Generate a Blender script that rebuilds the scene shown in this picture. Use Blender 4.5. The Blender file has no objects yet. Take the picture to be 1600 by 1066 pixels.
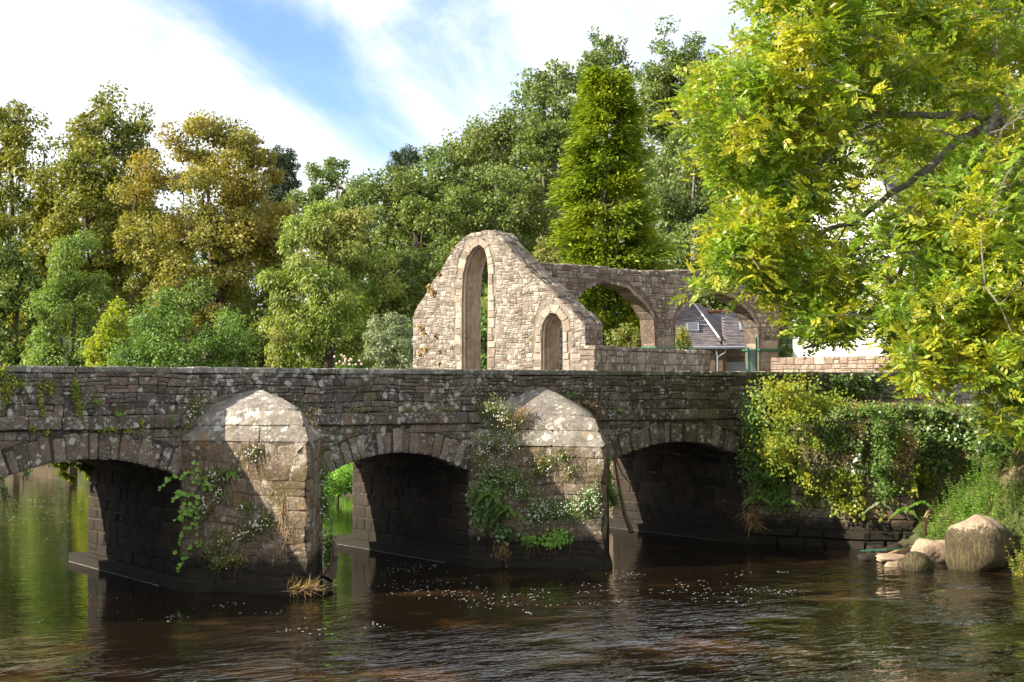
import bpy, math, random
import numpy as np
from mathutils import Vector, Matrix
from mathutils.geometry import tessellate_polygon

# ------------------------------------------------------------------ camera, sky, sun
SC = bpy.context.scene
COL = SC.collection
FPX = 2376.0
CAM = np.array([0.0, -27.6, 3.9])
YAW = math.radians(35.6)
PITCH = math.radians(1.69)
FH = np.array([math.sin(YAW), math.cos(YAW), 0.0])
RV = np.array([math.cos(YAW), -math.sin(YAW), 0.0])
ZV = np.array([0.0, 0.0, 1.0])
FW = FH * math.cos(PITCH) + ZV * math.sin(PITCH)
UV = -FH * math.sin(PITCH) + ZV * math.cos(PITCH)

cd = bpy.data.cameras.new('camera')
cam = bpy.data.objects.new('camera', cd)
COL.objects.link(cam)
cd.sensor_width = 36.0
cd.lens = FPX / 1600.0 * 36.0
cd.clip_start = 0.3
cd.clip_end = 2000.0
cam.location = CAM
cam.rotation_euler = (math.pi / 2 + PITCH, 0, -YAW)
SC.camera = cam

SUN_AZ = math.radians(70.0)      # left of +Y
SUN_EL = math.radians(30.0)
SDIR = Vector((-math.cos(SUN_EL) * math.sin(SUN_AZ), math.cos(SUN_EL) * math.cos(SUN_AZ), math.sin(SUN_EL)))
sl = bpy.data.lights.new('sun', 'SUN')
sl.energy = 5.0
sl.angle = math.radians(0.5)
sl.color = (1.0, 0.91, 0.76)
so = bpy.data.objects.new('sun', sl)
so.rotation_euler = SDIR.to_track_quat('Z', 'Y').to_euler()
so.location = (-20, 0, 40)
COL.objects.link(so)

SC.view_settings.view_transform = 'Standard'
SC.view_settings.look = 'None'
SC.view_settings.exposure = 1.27
SC.view_settings.gamma = 1.0
SC.view_settings.use_curve_mapping = False
try:
    SC.cycles.max_bounces = 8
    SC.cycles.transparent_max_bounces = 8
    SC.cycles.use_denoising = True
except Exception:
    pass

w = bpy.data.worlds.new('World')
SC.world = w
w.use_nodes = True
nt = w.node_tree
nt.nodes.clear()


class NT:
    """small helper to write node trees"""
    def __init__(s, tree):
        s.t = tree

    def n(s, typ, **kw):
        nd = s.t.nodes.new(typ)
        for k, v in kw.items():
            setattr(nd, k, v)
        return nd

    def put(s, sock, v):
        if isinstance(v, bpy.types.NodeSocket):
            s.t.links.new(v, sock)
        elif isinstance(v, (tuple, list)) and sock.type == 'RGBA' and len(v) == 3:
            sock.default_value = (*v, 1.0)
        else:
            sock.default_value = v

    def math(s, op, a, b=0.0, c=0.0, clamp=False):
        nd = s.n('ShaderNodeMath', operation=op, use_clamp=clamp)
        s.put(nd.inputs[0], a); s.put(nd.inputs[1], b); s.put(nd.inputs[2], c)
        return nd.outputs[0]

    def vmath(s, op, a, b=(0, 0, 0)):
        nd = s.n('ShaderNodeVectorMath', operation=op)
        s.put(nd.inputs[0], a)
        if op == 'SCALE':
            s.put(nd.inputs[3], b)
        else:
            s.put(nd.inputs[1], b)
        return nd.outputs[1] if op == 'DOT_PRODUCT' else nd.outputs[0]

    def noise(s, vec, scale, detail=4.0, rough=0.55, dist=0.0, col=False):
        nd = s.n('ShaderNodeTexNoise')
        s.put(nd.inputs['Vector'], vec)
        nd.inputs['Scale'].default_value = scale
        nd.inputs['Detail'].default_value = detail
        nd.inputs['Roughness'].default_value = rough
        nd.inputs['Distortion'].default_value = dist
        return nd.outputs['Color' if col else 'Fac']

    def voro(s, vec, scale, feat='F1', rnd=1.0):
        nd = s.n('ShaderNodeTexVoronoi', feature=feat)
        s.put(nd.inputs['Vector'], vec)
        nd.inputs['Scale'].default_value = scale
        nd.inputs['Randomness'].default_value = rnd
        return nd.outputs['Distance']

    def map(s, v, a, b, c=0.0, d=1.0):
        nd = s.n('ShaderNodeMapRange')
        nd.clamp = True
        nd.interpolation_type = 'SMOOTHSTEP'
        s.put(nd.inputs[0], v)
        for i, q in enumerate((a, b, c, d)):
            nd.inputs[i + 1].default_value = q
        return nd.outputs[0]

    def mix(s, f, a, b):
        nd = s.n('ShaderNodeMix', data_type='RGBA')
        s.put(nd.inputs[0], f); s.put(nd.inputs[6], a); s.put(nd.inputs[7], b)
        return nd.outputs[2]

    def mul(s, f, a, b):
        nd = s.n('ShaderNodeMix', data_type='RGBA', blend_type='MULTIPLY')
        s.put(nd.inputs[0], f); s.put(nd.inputs[6], a); s.put(nd.inputs[7], b)
        return nd.outputs[2]


q = NT(nt)
sky = q.n('ShaderNodeTexSky', sky_type='NISHITA')
sky.sun_disc = False
sky.sun_elevation = SUN_EL
sky.sun_rotation = -SUN_AZ
sky.air_density = 1.0
sky.dust_density = 0.1
sky.ozone_density = 4.0
tc = q.n('ShaderNodeTexCoord')
dv = tc.outputs['Generated']
dr = q.vmath('DOT_PRODUCT', dv, tuple(RV))
df = q.vmath('DOT_PRODUCT', dv, tuple(FH))
sep = q.n('ShaderNodeSeparateXYZ')
q.put(sep.inputs[0], dv)
dz = sep.outputs[2]
# cirrus: wisps that run down to the right, in sky coordinates
al = math.radians(38)
cx = q.n('ShaderNodeCombineXYZ')
aa = q.math('ADD', q.math('MULTIPLY', dr, math.cos(al)), q.math('MULTIPLY', dz, -math.sin(al)))
bb = q.math('ADD', q.math('MULTIPLY', dr, math.sin(al)), q.math('MULTIPLY', dz, math.cos(al)))
q.put(cx.inputs[0], q.math('MULTIPLY', aa, 1.0)); q.put(cx.inputs[1], q.math('MULTIPLY', bb, 1.5)); q.put(cx.inputs[2], q.math('MULTIPLY', df, 0.6))
wisp = q.noise(cx.outputs[0], 6.0, 9.0, 0.62, 1.1)
fluff = q.noise(cx.outputs[0], 17.0, 8.0, 0.62, 0.8)
big = q.noise(dv, 2.3, 3.0, 0.5)
clear = None
for (bx, by, ra, rb, k) in ((330, -20, 260, 110, 0.55), (450, 70, 240, 110, 0.66), (520, 150, 190, 85, 0.60), (590, 215, 130, 52, 0.5), (720, 50, 330, 110, 0.44), (870, 110, 240, 80, 0.30)):
    r_, z_ = (bx - 800) / FPX, (603 - by) / FPX
    a_ = q.math('DIVIDE', q.math('SUBTRACT', aa, r_ * math.cos(al) - z_ * math.sin(al)), ra / FPX)
    b_ = q.math('DIVIDE', q.math('SUBTRACT', bb, r_ * math.sin(al) + z_ * math.cos(al)), rb / FPX)
    d_ = q.math('ADD', q.math('MULTIPLY', a_, a_), q.math('MULTIPLY', b_, b_))
    g_ = q.math('MULTIPLY', q.math('EXPONENT', q.math('MULTIPLY', d_, -1.0)), k)
    clear = g_ if clear is None else q.math('MAXIMUM', clear, g_)
cov = q.math('ADD', q.math('ADD', q.math('MULTIPLY', wisp, 0.9), q.math('MULTIPLY', fluff, 0.35)), q.math('SUBTRACT', q.math('MULTIPLY', big, 0.5), clear))
cl = q.map(cov, 0.22, 0.84)
skyc = q.vmath('SCALE', sky.outputs[0], 0.092)
cc = q.mix(q.map(wisp, 0.3, 0.7), (0.41, 0.46, 0.54), (0.62, 0.62, 0.62))
mixc = q.mix(q.math('MULTIPLY', cl, 0.97), skyc, cc)
# below the horizon: dull ground tone
mixc = q.mix(q.map(dz, -0.06, -0.01), (0.10, 0.11, 0.08), mixc)
bg = q.n('ShaderNodeBackground')
q.put(bg.inputs[0], mixc)
bg.inputs[1].default_value = 1.0
wo = q.n('ShaderNodeOutputWorld')
nt.links.new(bg.outputs[0], wo.inputs[0])


# ------------------------------------------------------------------ pixel / world helpers
def ray(px, py):
    a = (px - 800.0) / FPX
    b = (533.0 - py) / FPX
    return FW + a * RV + b * UV


def W(px, py, D):
    r = ray(px, py)
    return CAM + r * (D / float(r @ FH))


def onplane(px, py, P0, n):
    r = ray(px, py)
    return CAM + r * (float((np.array(P0) - CAM) @ np.array(n)) / float(r @ np.array(n)))


def proj(P):
    P = np.atleast_2d(P) - CAM
    d = P @ FW
    return 800 + FPX * (P @ RV) / d, 533 - FPX * (P @ UV) / d


def sstep(t):
    t = np.clip(t, 0, 1)
    return t * t * (3 - 2 * t)


# ------------------------------------------------------------------ object helpers
def tag(o, label=None, cat=None, group=None, kind=None):
    if label: o['label'] = label
    if cat: o['category'] = cat
    if group: o['group'] = group
    if kind: o['kind'] = kind
    return o


def thing(name, label, cat, loc=(0, 0, 0), group=None):
    o = bpy.data.objects.new(name, None)
    o.empty_display_size = 0.3
    o.location = Vector(tuple(float(v) for v in loc))
    COL.objects.link(o)
    return tag(o, label, cat, group)


def origin(o):
    p = Vector((0, 0, 0))
    while o is not None:
        p += o.location
        o = o.parent
    return np.array(p)


def mesh(name, verts, faces, mat, parent=None, rnd=None, smooth=False, loc=None):
    """verts in world coordinates; one object"""
    v = np.asarray(verts, dtype=np.float64).reshape(-1, 3)
    o0 = origin(parent) if parent is not None else np.zeros(3)
    if loc is not None:
        o0 = np.array(loc, dtype=float)
    v = v - o0
    me = bpy.data.meshes.new(name)
    if isinstance(faces, np.ndarray):
        k = faces.shape[1]; nf = faces.shape[0]
        me.vertices.add(len(v)); me.vertices.foreach_set('co', v.astype(np.float32).ravel())
        me.loops.add(nf * k); me.loops.foreach_set('vertex_index', faces.astype(np.int32).ravel())
        me.polygons.add(nf)
        me.polygons.foreach_set('loop_start', (np.arange(nf) * k).astype(np.int32))
        try:
            me.polygons.foreach_set('loop_total', np.full(nf, k, dtype=np.int32))
        except Exception:
            pass
        me.update(calc_edges=True)
    else:
        me.from_pydata([tuple(p) for p in v], [], faces)
        me.update()
    if rnd is not None:
        a = me.attributes.new('rnd', 'FLOAT', 'POINT')
        rr = np.full(len(v), rnd, dtype=np.float32) if np.isscalar(rnd) else np.asarray(rnd, dtype=np.float32)
        a.data.foreach_set('value', rr)
    if smooth:
        me.polygons.foreach_set('use_smooth', np.ones(len(me.polygons), dtype=bool))
    if mat: me.materials.append(mat)
    o = bpy.data.objects.new(name, me)
    if loc is not None:
        o.location = tuple(float(t) for t in loc)
    COL.objects.link(o)
    if parent is not None: o.parent = parent
    return o


def prism(poly, mp, w0, w1):
    """polygon in (u,v) extruded between w0 and w1"""
    n = len(poly)
    V = [mp(u, v, w0) for u, v in poly] + [mp(u, v, w1) for u, v in poly]
    tri = tessellate_polygon([[Vector((u, v, 0)) for u, v in poly]])
    F = [tuple(t) for t in tri] + [(t[2] + n, t[1] + n, t[0] + n) for t in tri]
    for i in range(n):
        j = (i + 1) % n
        F.append((i, j, j + n, i + n))
    return V, F


def join(parts):
    V, F, R = [], [], []
    for p in parts:
        k = len(V)
        V += list(p[0])
        F += [tuple(i + k for i in f) for f in p[1]]
        if len(p) > 2: R += [p[2]] * len(p[0])
    return V, F, (R if R else None)


def box(c, d, ax=None):
    """box with centre c and full sizes d; ax = 3 axes"""
    ax = ax or (np.array([1., 0, 0]), np.array([0, 1., 0]), ZV)
    c = np.array(c, float)
    V = []
    for k in (-.5, .5):
        for j in (-.5, .5):
            for i in (-.5, .5):
                V.append(c + ax[0] * d[0] * i + ax[1] * d[1] * j + ax[2] * d[2] * k)
    F = [(0, 2, 3, 1), (4, 5, 7, 6), (0, 1, 5, 4), (2, 6, 7, 3), (0, 4, 6, 2), (1, 3, 7, 5)]
    return V, F


def tube(path, rad, sides=6, cap=True):
    path = [np.array(p, float) for p in path]
    n = len(path)
    V, F = [], []
    up = np.array([0.13, 0.31, 0.94])
    for i, p in enumerate(path):
        t = path[min(i + 1, n - 1)] - path[max(i - 1, 0)]
        t = t / (np.linalg.norm(t) + 1e-9)
        a = np.cross(t, up)
        if np.linalg.norm(a) < 0.1: a = np.cross(t, [1., 0, 0])
        a /= np.linalg.norm(a)
        b = np.cross(t, a)
        r = rad[i] if hasattr(rad, '__len__') else rad
        for k in range(sides):
            an = 2 * math.pi * k / sides
            V.append(p + r * (math.cos(an) * a + math.sin(an) * b))
    for i in range(n - 1):
        for k in range(sides):
            k2 = (k + 1) % sides
            F.append((i * sides + k, i * sides + k2, (i + 1) * sides + k2, (i + 1) * sides + k))
    if cap:
        F.append(tuple(range(sides))[::-1]); F.append(tuple((n - 1) * sides + k for k in range(sides)))
    return V, F


# ------------------------------------------------------------------ materials
def newmat(name):
    m = bpy.data.materials.new(name)
    m.use_nodes = True
    t = m.node_tree
    b = t.nodes['Principled BSDF']
    return m, NT(t), b


def plain(name, col, rough=0.8, var=0.15, scale=3.0, spec=0.3, bump=0.0, metal=0.0):
    m, q, b = newmat(name)
    g = q.n('ShaderNodeNewGeometry').outputs['Position']
    nz = q.noise(g, scale, 5.0, 0.6)
    c = q.mix(q.map(nz, 0.3, 0.7), tuple(x * (1 - var) for x in col), tuple(min(1, x * (1 + var)) for x in col))
    q.put(b.inputs['Base Color'], c)
    b.inputs['Roughness'].default_value = rough
    b.inputs['Specular IOR Level'].default_value = spec
    b.inputs['Metallic'].default_value = metal
    if bump:
        bn = q.n('ShaderNodeBump')
        bn.inputs['Strength'].default_value = bump
        bn.inputs['Distance'].default_value = 0.03
        q.put(bn.inputs['Height'], q.noise(g, scale * 5, 6.0, 0.65))
        q.put(b.inputs['Normal'], bn.outputs[0])
    return m


def stone_mat(name, cols, lich=0.0, lcol=(0.46, 0.45, 0.40), ls=6.0, moss=0.0, mcol=(0.07, 0.075, 0.02), ochre=0.0, wet=0.0, rust=0.0, bump=0.6, dirt=0.35):
    """cols: three colours picked by the per-stone attribute rnd"""
    m, q, b = newmat(name)
    g = q.n('ShaderNodeNewGeometry').outputs['Position']
    at = q.n('ShaderNodeAttribute', attribute_name='rnd').outputs['Fac']
    c = q.mix(q.map(at, 0.0, 0.5), cols[0], cols[1])
    c = q.mix(q.map(at, 0.55, 1.0), c, cols[2])
    fine = q.noise(g, 22.0, 6.0, 0.7)
    mid = q.noise(g, 3.1, 5.0, 0.6)
    c = q.mul(1.0, c, q.mix(q.map(fine, 0.25, 0.75), (1 - dirt, 1 - dirt, 1 - dirt), (1 + dirt, 1 + dirt, 1 + dirt)))
    c = q.mul(0.8, c, q.mix(q.map(mid, 0.3, 0.7), (0.62, 0.6, 0.58), (1.25, 1.2, 1.15)))
    if ochre:
        on = q.noise(q.vmath('ADD', g, (11.0, 5.0, 2.0)), 1.9, 6.0, 0.65)
        c = q.mix(q.math('MULTIPLY', q.map(on, 0.56, 0.70), ochre), c, (0.26, 0.15, 0.045))
    if rust:
        on = q.noise(q.vmath('ADD', g, (1.0, 25.0, 2.0)), 2.7, 6.0, 0.7)
        c = q.mix(q.math('MULTIPLY', q.map(on, 0.60, 0.68), rust), c, (0.16, 0.055, 0.03))
    if moss:
        mn = q.noise(q.vmath('ADD', g, (3.0, 8.0, 1.0)), 1.4, 6.0, 0.7)
        c = q.mix(q.math('MULTIPLY', q.map(mn, 0.5, 0.66), moss), c, mcol)
    if lich:
        wob = q.vmath('ADD', g, q.vmath('SCALE', q.noise(g, 14.0, 3.0, 0.6, col=True), 0.12))
        v = q.voro(wob, ls)
        big = q.noise(g, 0.9, 3.0, 0.5)
        size = q.map(big, 0.3, 0.7, 0.20, 0.42)
        f1 = q.map(q.math('SUBTRACT', v, size), 0.06, -0.02)
        v2 = q.voro(wob, ls * 2.6)
        f2 = q.map(q.math('SUBTRACT', v2, q.math('MULTIPLY', size, 1.0)), 0.05, -0.02)
        f = q.math('MAXIMUM', q.math('MULTIPLY', f1, q.map(q.noise(g, 3.0, 2.0), 0.46, 0.56)), q.math('MULTIPLY', f2, q.map(q.noise(g, 1.7, 3.0), 0.4, 0.62, 0.15, 0.7)))
        f = q.math('MULTIPLY', f, q.map(fine, 0.3, 0.55, 0.35, 1.0))
        c = q.mix(q.math('MULTIPLY', f, lich), c, lcol)
    rough = 0.9
    if wet:
        sp = q.n('ShaderNodeSeparateXYZ'); q.put(sp.inputs[0], g)
        zz = q.math('ADD', sp.outputs[2], q.math('MULTIPLY', mid, -0.7))
        wf = q.map(zz, 0.5, 0.15)
        c = q.mix(q.math('MULTIPLY', wf, wet), c, (0.022, 0.018, 0.012))
    q.put(b.inputs['Base Color'], c)
    b.inputs['Roughness'].default_value = rough
    b.inputs['Specular IOR Level'].default_value = 0.25
    bn = q.n('ShaderNodeBump')
    bn.inputs['Strength'].default_value = bump
    bn.inputs['Distance'].default_value = 0.035
    q.put(bn.inputs['Height'], q.math('ADD', q.noise(g, 9.0, 7.0, 0.7), q.math('MULTIPLY', fine, 0.4)))
    q.put(b.inputs['Normal'], bn.outputs[0])
    return m


def leaf_mat(name, c0, c1, c2, trans=0.4, tip=None, rough=0.5, spec=0.35, k=1.6):
    """c0, c1, c2 picked leaf by leaf; tip = (colour, share) for turning leaves in patches"""
    m, q, b = newmat(name)
    c0, c1, c2 = [tuple(x * k for x in c) for c in (c0, c1, c2)]
    g = q.n('ShaderNodeNewGeometry').outputs['Position']
    at = q.n('ShaderNodeAttribute', attribute_name='rnd').outputs['Fac']
    nz = q.noise(g, 0.55, 3.0, 0.6)
    f = q.math('ADD', q.math('MULTIPLY', at, 0.6), q.math('MULTIPLY', q.map(nz, 0.3, 0.7), 0.4))
    c = q.mix(q.map(f, 0.1, 0.5), c0, c1)
    c = q.mix(q.map(f, 0.5, 0.95), c, c2)
    if tip:
        tn = q.noise(q.vmath('ADD', g, (7.0, 3.0, 9.0)), tip[2] if len(tip) > 2 else 0.5, 4.0, 0.65)
        c = q.mix(q.math('MULTIPLY', q.map(q.math('ADD', tn, q.math('MULTIPLY', at, 0.12)), 0.5, 0.68), tip[1]), c, tuple(x * k for x in tip[0]))
    q.put(b.inputs['Base Color'], c)
    b.inputs['Roughness'].default_value = rough
    b.inputs['Specular IOR Level'].default_value = spec
    tr = q.n('ShaderNodeBsdfTranslucent')
    q.put(tr.inputs[0], q.mul(1.0, c, (1.15, 1.25, 0.5)))
    mx = q.n('ShaderNodeMixShader')
    mx.inputs[0].default_value = trans
    q.t.links.new(b.outputs[0], mx.inputs[1]); q.t.links.new(tr.outputs[0], mx.inputs[2])
    out = [n for n in q.t.nodes if n.type == 'OUTPUT_MATERIAL'][0]
    q.t.links.new(mx.outputs[0], out.inputs[0])
    return m


M = {}
M['bridge'] = stone_mat('bridge_masonry', [(0.078, 0.064, 0.054), (0.129, 0.106, 0.090), (0.183, 0.145, 0.116)], lich=1.0, ls=5.0, moss=0.5, ochre=0.3, wet=0.9)
M['coping'] = stone_mat('coping_masonry', [(0.122, 0.112, 0.094), (0.187, 0.178, 0.154), (0.262, 0.253, 0.224)], lich=1.0, ls=5.0, moss=0.3, wet=0)
M['arch'] = stone_mat('voussoir_masonry', [(0.099, 0.078, 0.065), (0.166, 0.129, 0.103), (0.229, 0.198, 0.166)], lich=0.95, ls=6.0, moss=0.3, ochre=0.4, wet=0.9)
M['cut'] = stone_mat('cutwater_masonry', [(0.129, 0.093, 0.061), (0.177, 0.133, 0.093), (0.217, 0.177, 0.133)], lich=0.85, ls=5.0, lcol=(0.42, 0.38, 0.31), moss=0.8, mcol=(0.09, 0.075, 0.025), ochre=0.6, rust=0.5, wet=0.95, bump=0.95, dirt=0.5)
M['cap'] = stone_mat('cutwater_cap_masonry', [(0.140, 0.117, 0.098), (0.182, 0.161, 0.136), (0.234, 0.211, 0.185)], lich=0.95, ls=4.0, moss=0.5, mcol=(0.11, 0.10, 0.04), ochre=0.5, wet=0)
M['capmortar'] = stone_mat('cap_render', [(0.171, 0.153, 0.134), (0.184, 0.165, 0.146), (0.203, 0.184, 0.165)], lich=0.7, ls=6.0, moss=0.4, mcol=(0.11, 0.10, 0.05), bump=0.9, dirt=0.5, wet=0)
M['cutcore'] = stone_mat('cutwater_mortar', [(0.093, 0.071, 0.049), (0.107, 0.082, 0.057), (0.121, 0.093, 0.064)], lich=0.5, ls=6.0, moss=0.7, mcol=(0.08, 0.07, 0.025), wet=0.95)
M['core'] = stone_mat('mortar_core', [(0.047, 0.038, 0.031), (0.060, 0.048, 0.038), (0.068, 0.051, 0.043)], lich=0.3, moss=0.4, wet=0.95)
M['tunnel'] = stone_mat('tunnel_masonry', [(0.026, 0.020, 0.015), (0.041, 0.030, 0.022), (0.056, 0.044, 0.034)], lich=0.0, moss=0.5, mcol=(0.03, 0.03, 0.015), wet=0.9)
M['gable'] = stone_mat('chapel_masonry', [(0.166, 0.135, 0.112), (0.263, 0.226, 0.192), (0.371, 0.342, 0.302)], lich=0.55, lcol=(0.6, 0.55, 0.45), ls=5.0, ochre=0.45, rust=0.5, bump=0.8, dirt=0.3)
M['gablecore'] = stone_mat('chapel_mortar', [(0.195, 0.166, 0.141), (0.217, 0.189, 0.160), (0.232, 0.204, 0.175)], ochre=0.3, bump=0.6)
M['gabletop'] = stone_mat('chapel_coping', [(0.138, 0.105, 0.081), (0.178, 0.145, 0.113), (0.226, 0.186, 0.154)], lich=0.6, ls=5.0, moss=0.3, mcol=(0.14, 0.12, 0.05), bump=0.9)
M['dressed'] = stone_mat('dressed_masonry', [(0.217, 0.172, 0.135), (0.298, 0.243, 0.189), (0.378, 0.325, 0.262)], lich=0.4, ls=5.0, ochre=0.2, bump=0.35, dirt=0.2)
M['arcade'] = stone_mat('arcade_masonry', [(0.119, 0.091, 0.072), (0.189, 0.150, 0.121), (0.261, 0.213, 0.177)], lich=0.7, ls=3.5, moss=0.3, ochre=0.25)
M['arcadecore'] = stone_mat('arcade_mortar', [(0.11, 0.085, 0.065), (0.12, 0.09, 0.07), (0.13, 0.1, 0.08)], lich=0.2)
M['arcpillar'] = stone_mat('arcade_pillar_stone', [(0.196, 0.149, 0.115), (0.253, 0.196, 0.155), (0.310, 0.253, 0.196)], lich=0.4, ls=5.0, bump=0.4)
M['rubble'] = stone_mat('roadside_masonry', [(0.221, 0.162, 0.128), (0.306, 0.238, 0.187), (0.391, 0.323, 0.264)], lich=0.3, ls=4.0, ochre=0.15)
M['rock'] = stone_mat('boulder_rock', [(0.30, 0.22, 0.15), (0.36, 0.27, 0.19), (0.42, 0.33, 0.25)], lich=0.2, ls=3.0, ochre=0.25, wet=0.0, bump=0.7)


def rock_mat():
    m, q, b = newmat('mossy_boulder')
    g = q.n('ShaderNodeNewGeometry').outputs['Position']
    nz = q.noise(g, 4.0, 6.0, 0.65)
    c = q.mix(q.map(nz, 0.3, 0.7), (0.24, 0.175, 0.115), (0.38, 0.30, 0.21))
    sp = q.n('ShaderNodeSeparateXYZ'); q.put(sp.inputs[0], g)
    st = q.n('ShaderNodeMapping'); q.put(st.inputs[0], g); st.inputs['Scale'].default_value = (9, 9, 1.2)
    strk = q.noise(st.outputs[0], 2.0, 6.0, 0.7)
    zz = q.math('ADD', sp.outputs[2], q.math('MULTIPLY', q.math('ADD', strk, q.noise(g, 1.5, 3.0)), -0.55))
    f = q.map(zz, 0.38, 0.24)
    c = q.mix(f, c, q.mix(q.map(strk, 0.35, 0.65), (0.035, 0.028, 0.012), (0.12, 0.09, 0.035)))
    q.put(b.inputs['Base Color'], c)
    b.inputs['Roughness'].default_value = 0.85
    bn = q.n('ShaderNodeBump'); bn.inputs['Strength'].default_value = 0.8; bn.inputs['Distance'].default_value = 0.05
    q.put(bn.inputs['Height'], q.math('ADD', q.noise(g, 5.0, 7.0, 0.7), q.math('MULTIPLY', q.math('MULTIPLY', strk, f), 2.0)))
    q.put(b.inputs['Normal'], bn.outputs[0])
    return m


M['boulder'] = rock_mat()
M['slate'] = stone_mat('roof_slate', [(0.123, 0.112, 0.130), (0.158, 0.144, 0.162), (0.195, 0.173, 0.184)], lich=0.25, ls=3.0, lcol=(0.3, 0.26, 0.2), bump=0.4)
M['white'] = plain('white_render', (0.74, 0.73, 0.70), 0.85, 0.06, 1.5)
M['cream'] = plain('cream_render', (0.55, 0.50, 0.42), 0.85, 0.08, 1.5)
M['zinc'] = plain('zinc_gutter', (0.30, 0.33, 0.38), 0.45, 0.1, 4.0, 0.5, 0, 0.4)
M['paleblue'] = plain('pale_blue_panel', (0.36, 0.42, 0.52), 0.6, 0.05, 2.0)
M['green'] = plain('green_paint', (0.02, 0.14, 0.08), 0.45, 0.1, 6.0)
M['timber'] = plain('weathered_timber', (0.17, 0.12, 0.085), 0.85, 0.25, 6.0, bump=0.3)
M['ridge'] = plain('clay_ridge_tile', (0.36, 0.13, 0.06), 0.8, 0.25, 6.0, bump=0.3)
M['bark'] = plain('tree_bark', (0.10, 0.08, 0.06), 0.9, 0.5, 3.0, bump=0.8)
M['palebark'] = plain('lichen_bark', (0.20, 0.175, 0.14), 0.9, 0.5, 4.0, bump=0.8)
M['road'] = plain('road_asphalt', (0.16, 0.15, 0.145), 0.9, 0.12, 5.0, bump=0.2)
M['pavement'] = plain('pale_pavement', (0.42, 0.40, 0.38), 0.85, 0.1, 5.0)
M['glasspane'] = plain('window_glass', (0.03, 0.035, 0.045), 0.08, 0.05, 1.0, 0.9)
M['flower'] = plain('white_petals', (0.75, 0.72, 0.68), 0.7, 0.05, 9.0)
M['pink'] = plain('pink_petals', (0.62, 0.42, 0.36), 0.7, 0.2, 9.0)
M['foam'] = plain('river_foam', (0.8, 0.8, 0.78), 0.6, 0.05, 9.0)  # white for the foam flecks and for the painted water glint along the footings
M['hose'] = plain('green_hose', (0.02, 0.09, 0.07), 0.4, 0.1, 9.0)
M['stem'] = plain('plant_stems', (0.12, 0.09, 0.045), 0.85, 0.3, 9.0)
M['drystem'] = plain('dry_stems', (0.30, 0.21, 0.11), 0.85, 0.3, 9.0)
M['wood'] = plain('wet_branch', (0.09, 0.06, 0.04), 0.7, 0.4, 9.0, bump=0.5)


def soil_mat():
    m, q, b = newmat('bank_soil')
    g = q.n('ShaderNodeNewGeometry').outputs['Position']
    n1 = q.noise(g, 0.6, 5.0, 0.6); n2 = q.noise(g, 6.0, 6.0, 0.7)
    c = q.mix(q.map(n2, 0.3, 0.7), (0.10, 0.065, 0.038), (0.24, 0.17, 0.11))
    c = q.mix(q.map(n1, 0.42, 0.58), c, q.mix(q.map(n2, 0.35, 0.65), (0.035, 0.06, 0.012), (0.08, 0.10, 0.025)))
    sp = q.n('ShaderNodeSeparateXYZ'); q.put(sp.inputs[0], g)
    c = q.mix(q.map(sp.outputs[2], 3.25, 4.5), c, (0.03, 0.045, 0.012))
    c = q.mix(q.map(sp.outputs[2], 0.45, 0.05), c, (0.045, 0.03, 0.016))
    q.put(b.inputs['Base Color'], c)
    b.inputs['Roughness'].default_value = 0.95
    bn = q.n('ShaderNodeBump'); bn.inputs['Strength'].default_value = 0.8; bn.inputs['Distance'].default_value = 0.08
    q.put(bn.inputs['Height'], q.noise(g, 5.0, 8.0, 0.7)); q.put(b.inputs['Normal'], bn.outputs[0])
    return m


M['soil'] = soil_mat()


def water_mat():
    m, q, b = newmat('river_water')
    g = q.n('ShaderNodeNewGeometry').outputs['Position']
    # tan silt showing through the peaty water in places
    n1 = q.noise(g, 0.35, 4.0, 0.6); n2 = q.noise(g, 2.0, 5.0, 0.6)
    c = q.mix(q.map(q.math('ADD', n1, q.math('MULTIPLY', n2, 0.25)), 0.66, 0.88), (0.009, 0.006, 0.003), (0.06, 0.030, 0.010))
    q.put(b.inputs['Base Color'], c)
    b.inputs['Roughness'].default_value = 0.02
    b.inputs['IOR'].default_value = 1.33
    b.inputs['Specular IOR Level'].default_value = 0.5
    mp = q.n('ShaderNodeMapping'); q.put(mp.inputs[0], g)
    mp.inputs['Rotation'].default_value = (0, 0, -YAW * -1.0)
    mp.inputs['Scale'].default_value = (0.75, 1.5, 1.0)
    wv = q.noise(mp.outputs[0], 1.1, 2.0, 0.5, 0.5)
    wv2 = q.noise(mp.outputs[0], 3.4, 2.5, 0.55, 0.8)
    # livelier water in the run below the middle pier
    sp = q.n('ShaderNodeSeparateXYZ'); q.put(sp.inputs[0], g)
    run = q.map(sp.outputs[1], -2.0, -9.0)
    patch = q.map(q.noise(g, 0.22, 3.0, 0.55), 0.42, 0.60)
    amp = q.math('ADD', 0.13, q.math('MULTIPLY', q.math('MULTIPLY', run, q.math('ADD', patch, 0.14)), 1.45))
    h = q.math('ADD', q.math('MULTIPLY', wv, 0.8), q.math('MULTIPLY', wv2, 0.55))
    bn = q.n('ShaderNodeBump')
    bn.inputs['Strength'].default_value = 1.0
    bn.inputs['Distance'].default_value = 0.075
    q.put(bn.inputs['Height'], q.math('MULTIPLY', h, amp))
    q.put(b.inputs['Normal'], bn.outputs[0])
    return m


M['water'] = water_mat()

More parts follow.
